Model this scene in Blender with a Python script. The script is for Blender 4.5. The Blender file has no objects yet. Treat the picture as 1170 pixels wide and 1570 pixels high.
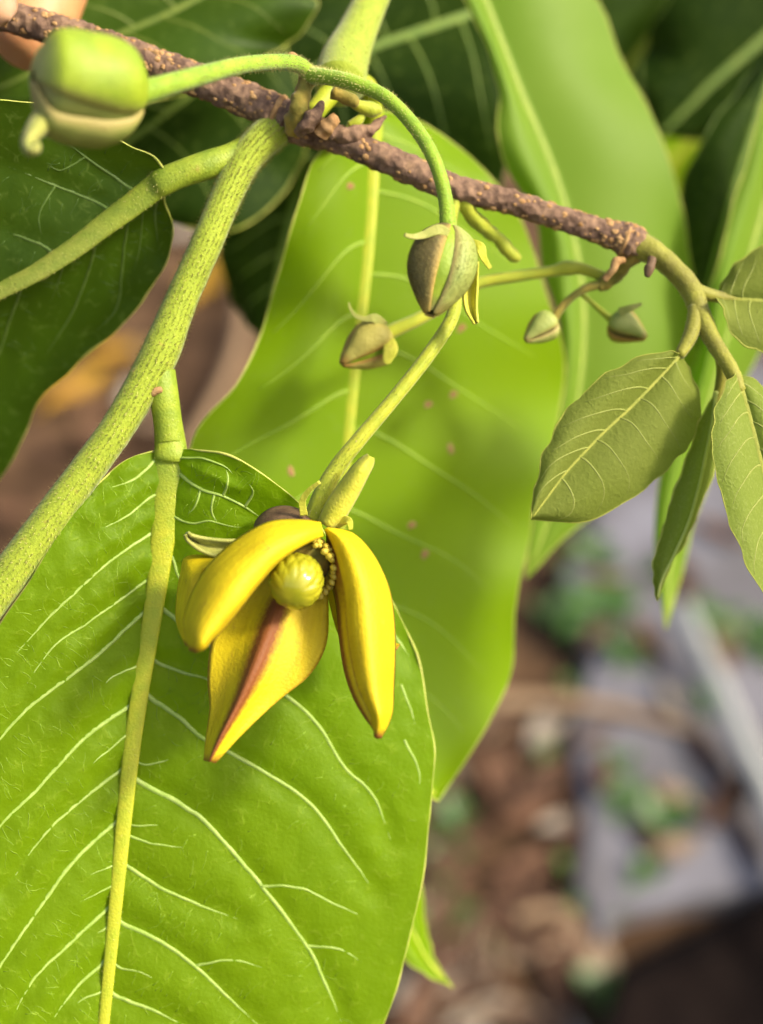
import bpy, bmesh, math, random
from mathutils import Vector, Matrix, noise
from mathutils.bvhtree import BVHTree

random.seed(7)
scene = bpy.context.scene
col = scene.collection

# ------------------------------------------------------------------ camera
PITCH = math.radians(40.0)
DIST = 0.200                      # camera to the plane of the flower (m)
MM = 0.0001                       # one picture unit = 0.1 mm at the flower
CAM = Vector((0.0, 0.0, 1.02))
RIGHT = Vector((1, 0, 0))
FWD = Vector((0, math.cos(PITCH), -math.sin(PITCH)))
UP = Vector((0, math.sin(PITCH), math.cos(PITCH)))
cam = bpy.data.cameras.new("camera")
cam_o = bpy.data.objects.new("camera", cam)
col.objects.link(cam_o)
cam_o.location = CAM
cam_o.rotation_euler = (math.pi / 2 - PITCH, 0, 0)
cam.sensor_fit = 'VERTICAL'
cam.sensor_height = 24.0
cam.lens = 24.0 * DIST / (1570 * MM)
cam.clip_start = 0.005
cam.clip_end = 500.0
cam.dof.use_dof = True
cam.dof.focus_distance = DIST + 0.005
cam.dof.aperture_fstop = cam.lens / 6.3
scene.camera = cam_o

# ------------------------------------------------------------------ light
world = bpy.data.worlds.new("World")
scene.world = world
world.use_nodes = True
SUN_CAM = Vector((0.68, 0.42, 0.56)).normalized()      # towards the sun: right, up, back
to_sun = (RIGHT * SUN_CAM.x + UP * SUN_CAM.y - FWD * SUN_CAM.z).normalized()
elev = math.asin(to_sun.z)
azim = math.atan2(to_sun.x, to_sun.y)
nt = world.node_tree
bg = nt.nodes["Background"]
sky = nt.nodes.new("ShaderNodeTexSky")
sky.sky_type = 'NISHITA'
sky.sun_disc = False
sky.sun_elevation = elev
sky.sun_rotation = azim
sky.dust_density = 6.0
nt.links.new(sky.outputs[0], bg.inputs[0])
bg.inputs[1].default_value = 0.15
sun = bpy.data.lights.new("sun", 'SUN')
sun.energy = 2.9
sun.angle = math.radians(9.0)
sun.color = (1.0, 0.90, 0.72)
sun_o = bpy.data.objects.new("sun", sun)
col.objects.link(sun_o)
sun_o.rotation_euler = (-to_sun).to_track_quat('-Z', 'Y').to_euler()
sun_o.location = (1, -1, 3)
scene.view_settings.view_transform = 'Standard'
scene.view_settings.look = 'None'
scene.view_settings.gamma = 1.0
scene.view_settings.exposure = 0.86
scene.cycles.max_bounces = 8
scene.cycles.transmission_bounces = 8

# ------------------------------------------------------------------ helpers
def P(p):
    """(u, v, d): right and down in 0.1 mm at the flower, d = mm behind the flower."""
    u, v, d = p[0], p[1], p[2]
    z = DIST + d * 0.001
    k = MM * z / DIST
    return CAM + FWD * z + RIGHT * ((u - 585) * k) - UP * ((v - 785) * k)

def ground_at(u, v, h=0.0):
    r = FWD * DIST + RIGHT * ((u - 585) * MM) - UP * ((v - 785) * MM)
    return CAM + r * ((h - CAM.z) / r.z)

def lerp(a, b, t):
    return tuple(x + (y - x) * t for x, y in zip(a, b))

def spline(pts, n):
    """Catmull-Rom through tuples, n samples, evenly by control index."""
    m = len(pts)
    out = []
    for i in range(n):
        t = i / (n - 1) * (m - 1)
        k = min(int(t), m - 2)
        f = t - k
        p1, p2 = pts[k], pts[k + 1]
        p0 = pts[k - 1] if k > 0 else tuple(2 * a - b for a, b in zip(p1, p2))
        p3 = pts[k + 2] if k + 2 < m else tuple(2 * b - a for a, b in zip(p1, p2))
        out.append(tuple(0.5 * (2 * b + (c - a) * f + (2 * a - 5 * b + 4 * c - d) * f * f +
                                (3 * b - a - 3 * c + d) * f ** 3)
                         for a, b, c, d in zip(p0, p1, p2, p3)))
    return out

def obj(name, verts, faces, mat, parent=None, smooth=True, attrs=None, uvs=None, fix=False, kind=None, label=None):
    me = bpy.data.meshes.new(name)
    off = WORLD_LOC.get(parent.name, Vector()) if parent else Vector()
    me.from_pydata([tuple(Vector(v) - off) for v in verts], [], faces)
    if fix:
        bm = bmesh.new(); bm.from_mesh(me)
        bmesh.ops.recalc_face_normals(bm, faces=bm.faces)
        bm.to_mesh(me); bm.free()
    if smooth:
        me.polygons.foreach_set("use_smooth", [True] * len(me.polygons))
    if attrs:
        for k, vals in attrs.items():
            a = me.attributes.new(k, 'FLOAT', 'POINT')
            a.data.foreach_set("value", vals)
    if uvs:
        ul = me.uv_layers.new(name="UVMap")
        for lp in me.loops:
            ul.data[lp.index].uv = uvs[lp.vertex_index]
    me.materials.append(mat)
    o = bpy.data.objects.new(name, me)
    col.objects.link(o)
    if parent:
        o.parent = parent
    WORLD_LOC[o.name] = off
    if kind: o["kind"] = kind
    if label: o["label"] = label
    return o

WORLD_LOC = {}
def empty(name, loc, parent=None, label=None, cat=None, group=None):
    o = bpy.data.objects.new(name, None)
    col.objects.link(o)
    loc = Vector(loc)
    o.empty_display_size = 0.01
    if parent:
        o.parent = parent
        o.location = loc - WORLD_LOC[parent.name]
    else:
        o.location = loc
    WORLD_LOC[o.name] = loc
    if label: o["label"] = label
    if cat: o["category"] = cat
    if group: o["group"] = group
    return o

def tag(o, label, cat, group=None):
    o["label"] = label; o["category"] = cat
    if group: o["group"] = group
    return o

def tube_geo(W, radii, seg=10, cap=True, flat=1.0, rough=0.0, seed=0):
    """W world points, radii in m -> verts, faces, params (along, around)."""
    n = len(W)
    verts, faces, al = [], [], []
    prev = None
    acc = 0
    for i in range(n):
        t = (W[min(i + 1, n - 1)] - W[max(i - 1, 0)]).normalized()
        if prev is None:
            a = t.cross(FWD)
            if a.length < 1e-4: a = t.cross(UP)
            a.normalize()
        else:
            a = (prev - t * prev.dot(t)).normalized()
        prev = a
        b = t.cross(a)
        if i: acc += (W[i] - W[i - 1]).length
        for k in range(seg):
            th = 2 * math.pi * k / seg
            r = radii[i]
            if rough:
                q = W[i] + (a * math.cos(th) + b * math.sin(th)) * r
                r *= 1 + rough * noise.noise(q * 700 + Vector((seed, 0, 0)))
            verts.append(W[i] + a * (math.cos(th) * r) + b * (math.sin(th) * r * (flat[i] if isinstance(flat, list) else flat)))
            al.append((acc, th))
    for i in range(n - 1):
        for k in range(seg):
            k2 = (k + 1) % seg
            faces.append((i * seg + k, i * seg + k2, (i + 1) * seg + k2, (i + 1) * seg + k))
    if cap:
        verts.append(W[0] - (W[1] - W[0]).normalized() * radii[0] * 0.35); al.append((0, 0))
        verts.append(W[-1] + (W[-1] - W[-2]).normalized() * radii[-1] * 0.35); al.append((acc, 0))
        c0, c1 = len(verts) - 2, len(verts) - 1
        for k in range(seg):
            k2 = (k + 1) % seg
            faces.append((c0, k2, k))
            faces.append((c1, (n - 1) * seg + k, (n - 1) * seg + k2))
    return verts, faces, al

def tube(name, pts, mat, parent, n=None, seg=12, rough=0.0, label=None, kind=None, flat=1.0, hairs=0, hair_len=5, hair_mat=None):
    """pts: (u, v, d, r) with r in picture units."""
    n = n or max(8, 5 * len(pts))
    S = spline(pts, n)
    W = [P(s) for s in S]
    R = [max(s[3], 0.3) * MM * (DIST + s[2] * 0.001) / DIST for s in S]
    v, f, al = tube_geo(W, R, seg, True, flat, rough)
    o = obj(name, v, f, mat, parent, fix=True, label=label, kind=kind, attrs={"along": [min(1, k // seg / (n - 1)) for k in range(len(v))]})
    if hairs:
        hv, hf = [], []
        rnd = random.Random(len(v) * 31 + hairs)
        for _ in range(hairs):
            i = rnd.randrange(n - 1); k = rnd.randrange(seg); g = rnd.random(); e = rnd.random()
            p = Vector(v[i * seg + k]).lerp(v[(i + 1) * seg + k], g).lerp(v[i * seg + (k + 1) % seg], e * 0.5)
            c = W[i].lerp(W[i + 1], g)
            d = (p - c).normalized()
            tq = (W[i + 1] - W[i]).normalized()
            d = (d + tq * rnd.uniform(-.5, .5) + Vector((rnd.uniform(-.3, .3),) * 3)).normalized()
            L = hair_len * MM * rnd.uniform(.5, 1.3)
            s = tq.cross(d).normalized() * 0.5 * MM
            b = len(hv)
            hv += [p - s, p + s, p + d * L]
            hf.append((b, b + 1, b + 2))
        obj("fuzz", hv, hf, hair_mat, o, smooth=False, kind="stuff")
    return o

# ------------------------------------------------------------------ materials
def new_mat(name):
    m = bpy.data.materials.new(name)
    m.use_nodes = True
    n = m.node_tree.nodes; l = m.node_tree.links
    b = n["Principled BSDF"]
    return m, n, l, b

def ramp(n, stops):
    r = n.new("ShaderNodeValToRGB")
    el = r.color_ramp.elements
    while len(el) < len(stops): el.new(0.5)
    for e, (p, c) in zip(el, stops):
        e.position = p; e.color = (*c, 1)
    return r

def mix_col(n, l, fac, a, b, mode='MIX'):
    m = n.new("ShaderNodeMix"); m.data_type = 'RGBA'; m.blend_type = mode
    for sock, v in ((0, fac), (6, a), (7, b)):
        if hasattr(v, "links"): l.new(v, m.inputs[sock])
        elif isinstance(v, (int, float)): m.inputs[sock].default_value = v
        else: m.inputs[sock].default_value = (*v, 1)
    return m.outputs[2]

def leaf_mat(name, base, base2, trans, fac, rough=0.42, net=900, net_amt=0.35, vein=(0.3, 0.42, 0.08), bump=0.25, spec=0.5, grain=0.0):
    m, n, l, b = new_mat(name)
    tc = n.new("ShaderNodeTexCoord")
    no = n.new("ShaderNodeTexNoise"); no.inputs["Scale"].default_value = 60; no.inputs["Detail"].default_value = 5
    l.new(tc.outputs["Object"], no.inputs["Vector"])
    r = ramp(n, [(0.3, (0, 0, 0)), (0.7, (1, 1, 1))])
    l.new(no.outputs[0], r.inputs[0])
    c = mix_col(n, l, r.outputs[0], base, base2)
    # finest veins as broken flecks; glints of raking light on relief painted in too
    wob = n.new("ShaderNodeTexNoise"); wob.inputs["Scale"].default_value = 350; wob.inputs["Detail"].default_value = 3
    l.new(tc.outputs["Object"], wob.inputs["Vector"])
    av = n.new("ShaderNodeVectorMath"); av.operation = 'MULTIPLY_ADD'
    l.new(wob.outputs[1], av.inputs[0]); av.inputs[1].default_value = (0.0022,) * 3; l.new(tc.outputs["Object"], av.inputs[2])
    vo = n.new("ShaderNodeTexVoronoi"); vo.feature = 'DISTANCE_TO_EDGE'
    vo.inputs["Scale"].default_value = net / 2
    l.new(av.outputs[0], vo.inputs["Vector"])
    mr = n.new("ShaderNodeMapRange")
    l.new(vo.outputs[0], mr.inputs[0])
    mr.inputs[1].default_value = 0.0; mr.inputs[2].default_value = 0.10
    mr.inputs[3].default_value = 1.0; mr.inputs[4].default_value = 0.0
    no2 = n.new("ShaderNodeTexNoise"); no2.inputs["Scale"].default_value = 520; no2.inputs["Detail"].default_value = 3
    l.new(tc.outputs["Object"], no2.inputs["Vector"])
    r2 = ramp(n, [(0.50, (0, 0, 0)), (0.66, (1, 1, 1))]); l.new(no2.outputs[0], r2.inputs[0])
    mu = n.new("ShaderNodeMath"); mu.operation = 'MULTIPLY'
    l.new(mr.outputs[0], mu.inputs[0]); l.new(r2.outputs[0], mu.inputs[1])
    mu2 = n.new("ShaderNodeMath"); mu2.operation = 'MULTIPLY'; mu2.inputs[1].default_value = net_amt
    l.new(mu.outputs[0], mu2.inputs[0])
    c = mix_col(n, l, mu2.outputs[0], c, vein)
    if grain:
        g = n.new("ShaderNodeTexNoise"); g.inputs["Scale"].default_value = 2600; g.inputs["Detail"].default_value = 2
        l.new(tc.outputs["Object"], g.inputs["Vector"])
        gr = ramp(n, [(0.5, (0, 0, 0)), (0.75, (grain,) * 3)]); l.new(g.outputs[0], gr.inputs[0])
        c = mix_col(n, l, gr.outputs[0], c, vein)
    l.new(c, b.inputs["Base Color"])
    b.inputs["Roughness"].default_value = rough
    b.inputs["Specular IOR Level"].default_value = spec
    bp = n.new("ShaderNodeBump"); bp.inputs["Strength"].default_value = bump; bp.inputs["Distance"].default_value = 0.0002
    fine = n.new("ShaderNodeTexNoise"); fine.inputs["Scale"].default_value = 1500; fine.inputs["Detail"].default_value = 3
    l.new(tc.outputs["Object"], fine.inputs["Vector"])
    ad2 = n.new("ShaderNodeMath"); ad2.operation = 'MULTIPLY_ADD'; ad2.inputs[1].default_value = 0.35
    l.new(mu.outputs[0], ad2.inputs[0]); l.new(fine.outputs[0], ad2.inputs[2])
    l.new(ad2.outputs[0], bp.inputs["Height"]); l.new(bp.outputs[0], b.inputs["Normal"])
    tr = n.new("ShaderNodeBsdfTranslucent")
    ct = mix_col(n, l, r.outputs[0], trans, tuple(x * 0.85 for x in trans))
    ct = mix_col(n, l, mu2.outputs[0], ct, vein)
    l.new(ct, tr.inputs[0])
    ms = n.new("ShaderNodeMixShader"); ms.inputs[0].default_value = fac
    l.new(b.outputs[0], ms.inputs[1]); l.new(tr.outputs[0], ms.inputs[2])
    l.new(ms.outputs[0], n["Material Output"].inputs[0])
    return m

def soft_mat(name, c1, c2, scale=250, rough=0.55, sss=0.0, bump=0.3, bscale=1800, spec=0.4, sheen=0.0, c3=None, sssr=(0.001, 0.0008, 0.0003)):
    m, n, l, b = new_mat(name)
    tc = n.new("ShaderNodeTexCoord")
    no = n.new("ShaderNodeTexNoise"); no.inputs["Scale"].default_value = scale; no.inputs["Detail"].default_value = 6
    l.new(tc.outputs["Object"], no.inputs["Vector"])
    st = [(0.32, c1), (0.66, c2)]
    if c3: st.append((0.78, c3))
    r = ramp(n, st); l.new(no.outputs[0], r.inputs[0])
    l.new(r.outputs[0], b.inputs["Base Color"])
    b.inputs["Roughness"].default_value = rough
    b.inputs["Specular IOR Level"].default_value = spec
    if sss:
        b.inputs["Subsurface Weight"].default_value = sss
        b.inputs["Subsurface Radius"].default_value = sssr
        b.inputs["Subsurface Scale"].default_value = 1.0
    if sheen:
        b.inputs["Sheen Weight"].default_value = sheen
        b.inputs["Sheen Roughness"].default_value = 0.5
    bn = n.new("ShaderNodeTexNoise"); bn.inputs["Scale"].default_value = bscale; bn.inputs["Detail"].default_value = 4
    l.new(tc.outputs["Object"], bn.inputs["Vector"])
    bp = n.new("ShaderNodeBump"); bp.inputs["Strength"].default_value = bump; bp.inputs["Distance"].default_value = 0.0002
    l.new(bn.outputs[0], bp.inputs["Height"]); l.new(bp.outputs[0], b.inputs["Normal"])
    return m

def tint_mat(name, c1, c2, dark, scale=220, rough=0.4, sss=0.15, bump=0.25, attr="keel", streak=False, spec=0.4):
    """soft material whose own pigment turns to `dark` along an attribute (ridges, tips)."""
    m = soft_mat(name, c1, c2, scale, rough, sss, bump, spec=spec)
    n, l = m.node_tree.nodes, m.node_tree.links
    b = n["Principled BSDF"]
    src = b.inputs["Base Color"].links[0].from_socket
    if streak:
        ac = n.new("ShaderNodeAttribute"); ac.attribute_name = "across"
        al = n.new("ShaderNodeAttribute"); al.attribute_name = "along"
        cb = n.new("ShaderNodeCombineXYZ")
        ma = n.new("ShaderNodeMath"); ma.operation = 'MULTIPLY'; ma.inputs[1].default_value = 26; l.new(ac.outputs["Fac"], ma.inputs[0])
        mb = n.new("ShaderNodeMath"); mb.operation = 'MULTIPLY'; mb.inputs[1].default_value = 3.5; l.new(al.outputs["Fac"], mb.inputs[0])
        l.new(ma.outputs[0], cb.inputs[0]); l.new(mb.outputs[0], cb.inputs[1])
        ns = n.new("ShaderNodeTexNoise"); ns.inputs["Scale"].default_value = 1.0; ns.inputs["Detail"].default_value = 5
        l.new(cb.outputs[0], ns.inputs["Vector"])
        rs_ = ramp(n, [(0.36, (0.90, 0.87, 0.8)), (0.60, (1.03, 1.02, 1.0))]); l.new(ns.outputs[0], rs_.inputs[0])
        src = mix_col(n, l, 1.0, src, rs_.outputs[0], 'MULTIPLY')
        # small bruises of brown
        nb = n.new("ShaderNodeTexNoise"); nb.inputs["Scale"].default_value = 420; nb.inputs["Detail"].default_value = 6
        tcb = n.new("ShaderNodeTexCoord"); l.new(tcb.outputs["Object"], nb.inputs["Vector"])
        rb_ = ramp(n, [(0.66, (0, 0, 0)), (0.76, (0.6, 0.6, 0.6))]); l.new(nb.outputs[0], rb_.inputs[0])
        src = mix_col(n, l, rb_.outputs[0], src, (0.34, 0.20, 0.02))
        bpn = b.inputs["Normal"].links[0].from_node
        b2 = n.new("ShaderNodeBump"); b2.inputs["Strength"].default_value = 0.35; b2.inputs["Distance"].default_value = 0.0004
        l.new(ns.outputs[0], b2.inputs["Height"]); l.new(bpn.outputs[0], b2.inputs["Normal"]); l.new(b2.outputs[0], b.inputs["Normal"])
    at = n.new("ShaderNodeAttribute"); at.attribute_name = attr
    tc = n.new("ShaderNodeTexCoord")
    no = n.new("ShaderNodeTexNoise"); no.inputs["Scale"].default_value = 1600; no.inputs["Detail"].default_value = 3
    l.new(tc.outputs["Object"], no.inputs["Vector"])
    mm = n.new("ShaderNodeMath"); mm.operation = 'MULTIPLY_ADD'; mm.inputs[1].default_value = 1.0
    sb = n.new("ShaderNodeMath"); sb.operation = 'SUBTRACT'; sb.inputs[1].default_value = 0.5
    l.new(no.outputs[0], sb.inputs[0])
    sc = n.new("ShaderNodeMath"); sc.operation = 'MULTIPLY'; sc.inputs[1].default_value = 0.35
    l.new(sb.outputs[0], sc.inputs[0]); l.new(at.outputs["Fac"], mm.inputs[0]); l.new(sc.outputs[0], mm.inputs[2])
    mr = n.new("ShaderNodeMapRange"); mr.inputs[1].default_value = 0.12; mr.inputs[2].default_value = 0.6
    l.new(mm.outputs[0], mr.inputs[0])
    c = mix_col(n, l, mr.outputs[0], src, dark)
    l.new(c, b.inputs["Base Color"])
    return m

M = {}
M["leaf_front"] = leaf_mat("leaf_front", (0.115, 0.212, 0.001), (0.142, 0.248, 0.0015), (0.42, 0.68, 0.002), 0.36, net=900, net_amt=0.45, vein=(0.26, 0.38, 0.02), rough=0.52, bump=0.6, spec=0.14)
M["leaf_dark"] = leaf_mat("leaf_dark", (0.032, 0.072, 0.002), (0.046, 0.095, 0.003), (0.13, 0.24, 0.003), 0.30, net=800, net_amt=0.2, rough=0.5, spec=0.22)  # darker copy of the leaf green; shade on these leaves is in the colour
M["leaf_back"] = leaf_mat("leaf_back", (0.145, 0.265, 0.0015), (0.172, 0.295, 0.002), (0.48, 0.76, 0.002), 0.40, net=500, net_amt=0.1, rough=0.45, bump=0.1, spec=0.14)
M["leaf_pale"] = leaf_mat("leaf_pale", (0.135, 0.24, 0.018), (0.155, 0.26, 0.024), (0.40, 0.66, 0.03), 0.36, net=500, net_amt=0.1, rough=0.5, bump=0.1, spec=0.15)
M["leaf_shade"] = leaf_mat("leaf_shade", (0.012, 0.030, 0.0015), (0.018, 0.040, 0.002), (0.06, 0.11, 0.002), 0.22, net=500, net_amt=0.15, rough=0.6, bump=0.1, spec=0.08)  # darkest leaf copy, with the shadow over the background foliage painted into it
M["leaf_young"] = leaf_mat("leaf_young", (0.145, 0.180, 0.026), (0.180, 0.215, 0.040), (0.32, 0.40, 0.03), 0.34, net=800, net_amt=0.1, vein=(0.22, 0.25, 0.05), rough=0.75, bump=0.8, spec=0.15, grain=0.45)
M["leaf_young_pale"] = leaf_mat("leaf_young_pale", (0.17, 0.23, 0.03), (0.20, 0.26, 0.045), (0.36, 0.46, 0.04), 0.40, net=800, net_amt=0.1, vein=(0.36, 0.42, 0.12), rough=0.75, bump=0.8, spec=0.15, grain=0.45)
M["vein_fine"] = soft_mat("vein_fine", (0.135, 0.235, 0.003), (0.185, 0.285, 0.008), 600, 0.6, 0, 0.3)
M["midrib_mid"] = soft_mat("midrib_mid", (0.09, 0.14, 0.012), (0.13, 0.18, 0.018), 500, 0.6, 0, 0.3)
M["vein_deep"] = soft_mat("vein_deep", (0.045, 0.095, 0.006), (0.06, 0.115, 0.010), 600, 0.6, 0, 0.3)
M["vein_back"] = soft_mat("vein_back", (0.16, 0.27, 0.006), (0.21, 0.31, 0.010), 600, 0.6, 0, 0.3)
M["rib_pale_leaf"] = soft_mat("rib_pale_leaf", (0.21, 0.29, 0.03), (0.26, 0.33, 0.04), 500, 0.6, 0, 0.3)
M["rib_young"] = soft_mat("rib_young", (0.22, 0.25, 0.025), (0.29, 0.30, 0.035), 500, 0.65, 0, 0.4)
M["vein_young"] = soft_mat("vein_young", (0.17, 0.205, 0.03), (0.23, 0.26, 0.05), 600, 0.7, 0, 0.3)
M["midrib"] = soft_mat("midrib", (0.28, 0.36, 0.014), (0.37, 0.40, 0.018), 500, 0.55, 0, 0.5)
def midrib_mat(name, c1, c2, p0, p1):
    """colour runs from the petiole's downy green to the colour of the rib"""
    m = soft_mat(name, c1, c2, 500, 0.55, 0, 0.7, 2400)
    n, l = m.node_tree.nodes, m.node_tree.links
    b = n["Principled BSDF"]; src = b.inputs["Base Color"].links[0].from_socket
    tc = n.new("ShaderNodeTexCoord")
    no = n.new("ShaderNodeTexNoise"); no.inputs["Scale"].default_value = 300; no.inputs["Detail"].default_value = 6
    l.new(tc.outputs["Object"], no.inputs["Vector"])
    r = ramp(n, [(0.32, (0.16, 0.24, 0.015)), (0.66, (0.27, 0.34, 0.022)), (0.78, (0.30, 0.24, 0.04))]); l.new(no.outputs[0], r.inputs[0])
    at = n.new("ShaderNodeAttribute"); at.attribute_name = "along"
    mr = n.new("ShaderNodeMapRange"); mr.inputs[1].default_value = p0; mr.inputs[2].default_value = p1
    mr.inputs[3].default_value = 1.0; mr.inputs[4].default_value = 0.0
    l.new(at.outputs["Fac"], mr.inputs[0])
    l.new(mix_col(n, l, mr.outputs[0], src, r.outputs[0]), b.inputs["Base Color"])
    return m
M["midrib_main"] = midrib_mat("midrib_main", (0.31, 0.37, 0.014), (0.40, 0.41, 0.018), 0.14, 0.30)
M["midrib_dull"] = midrib_mat("midrib_dull", (0.20, 0.26, 0.03), (0.28, 0.31, 0.045), 0.18, 0.45)
M["midrib_pale"] = soft_mat("midrib_pale", (0.30, 0.38, 0.06), (0.40, 0.44, 0.09), 500, 0.5, 0, 0.4)
M["midrib_dark"] = soft_mat("midrib_dark", (0.12, 0.20, 0.03), (0.18, 0.25, 0.04), 500, 0.5, 0, 0.3)
M["vein"] = soft_mat("vein", (0.24, 0.36, 0.05), (0.32, 0.43, 0.09), 600, 0.45, 0, 0.3)
M["vein_dark"] = soft_mat("vein_dark", (0.075, 0.135, 0.018), (0.11, 0.175, 0.028), 600, 0.5, 0, 0.3)
M["margin"] = soft_mat("margin", (0.36, 0.42, 0.05), (0.44, 0.44, 0.10), 700, 0.6, 0, 0.5)
M["stem"] = soft_mat("stem", (0.21, 0.275, 0.014), (0.27, 0.335, 0.020), 700, 0.7, 0, 0.8, 2600, 0.25, 0.25, (0.30, 0.24, 0.04))
M["stalk"] = soft_mat("stalk", (0.17, 0.29, 0.012), (0.26, 0.40, 0.018), 300, 0.6, 0, 0.7, 2600, 0.3, 0.2)
M["stalk_yellow"] = soft_mat("stalk_yellow", (0.26, 0.32, 0.015), (0.36, 0.38, 0.02), 300, 0.6, 0, 0.6, 2600, 0.3, 0.2)
M["stalk_brown"] = soft_mat("stalk_brown", (0.13, 0.13, 0.02), (0.28, 0.20, 0.03), 300, 0.7, 0, 0.8, 1500, 0.2, 0.1)
M["twig_green"] = soft_mat("twig_green", (0.16, 0.15, 0.016), (0.24, 0.24, 0.02), 250, 0.6, 0, 0.8, 1800, 0.3, 0.2, (0.16, 0.09, 0.03))
M["hair"] = soft_mat("hair", (0.42, 0.42, 0.12), (0.50, 0.45, 0.16), 300, 0.6)
M["petal"] = tint_mat("petal", (0.50, 0.385, 0.003), (0.60, 0.475, 0.005), (0.19, 0.062, 0.012), rough=0.6, sss=0.2, bump=0.7, spec=0.3, streak=True)
M["bud_green"] = tint_mat("bud_green", (0.17, 0.26, 0.010), (0.27, 0.36, 0.016), (0.24, 0.25, 0.06), rough=0.55, sss=0, bump=0.5)
M["bud_pale"] = tint_mat("bud_pale", (0.22, 0.28, 0.055), (0.30, 0.33, 0.08), (0.32, 0.27, 0.08), rough=0.6, sss=0, bump=0.6)
M["bud_olive"] = tint_mat("bud_olive", (0.075, 0.058, 0.014), (0.14, 0.115, 0.030), (0.32, 0.23, 0.05), rough=0.7, sss=0, bump=0.8)
M["bud_gold"] = tint_mat("bud_gold", (0.30, 0.26, 0.045), (0.38, 0.34, 0.07), (0.32, 0.18, 0.03), rough=0.65, sss=0, bump=0.8)
M["sepal"] = soft_mat("sepal", (0.40, 0.42, 0.025), (0.52, 0.50, 0.05), 500, 0.6, 0, 0.8, 2200, 0.3, 0.1, (0.50, 0.34, 0.05))
M["sepal_dull"] = soft_mat("sepal_dull", (0.24, 0.27, 0.05), (0.32, 0.32, 0.07), 500, 0.6, 0, 0.6, 2200, 0.3, 0.1)
M["brown"] = soft_mat("brown", (0.085, 0.045, 0.022), (0.14, 0.085, 0.04), 400, 0.7, 0.0, 0.7, 2400)
M["stamen"] = soft_mat("stamen", (0.46, 0.36, 0.03), (0.60, 0.50, 0.07), 900, 0.5, 0, 0.5, 3000)
M["pistil"] = soft_mat("pistil", (0.26, 0.27, 0.012), (0.36, 0.34, 0.018), 300, 0.14, 0.3, 0.05, 800, 0.6)
def bark_mat():
    m, n, l, b = new_mat("bark")
    tc = n.new("ShaderNodeTexCoord")
    a = n.new("ShaderNodeTexNoise"); a.inputs["Scale"].default_value = 330; a.inputs["Detail"].default_value = 8; a.inputs["Roughness"].default_value = 0.7
    l.new(tc.outputs["Object"], a.inputs["Vector"])
    r = ramp(n, [(0.30, (0.060, 0.034, 0.022)), (0.46, (0.15, 0.092, 0.060)), (0.60, (0.23, 0.145, 0.088)), (0.74, (0.38, 0.24, 0.12))])
    l.new(a.outputs[0], r.inputs[0]); l.new(r.outputs[0], b.inputs["Base Color"])
    b.inputs["Roughness"].default_value = 0.85
    b.inputs["Specular IOR Level"].default_value = 0.2
    v = n.new("ShaderNodeTexVoronoi"); v.inputs["Scale"].default_value = 700
    l.new(tc.outputs["Object"], v.inputs["Vector"])
    ad = n.new("ShaderNodeMath"); ad.operation = 'ADD'
    l.new(a.outputs[0], ad.inputs[0]); l.new(v.outputs[0], ad.inputs[1])
    bp = n.new("ShaderNodeBump"); bp.inputs["Strength"].default_value = 0.8; bp.inputs["Distance"].default_value = 0.0005
    l.new(ad.outputs[0], bp.inputs["Height"]); l.new(bp.outputs[0], b.inputs["Normal"])
    return m
M["bark"] = bark_mat()
M["lenticel"] = soft_mat("lenticel", (0.26, 0.14, 0.05), (0.42, 0.26, 0.11), 500, 0.8, 0, 0.8, 2000, 0.2)
M["skin"] = soft_mat("skin", (0.46, 0.215, 0.085), (0.53, 0.28, 0.12), 120, 0.5, 0.4, 0.35, 900, 0.4, sssr=(0.004, 0.0015, 0.0008))
M["nail"] = soft_mat("nail", (0.42, 0.24, 0.14), (0.48, 0.30, 0.19), 120, 0.25, 0.3, 0.1)

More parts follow.
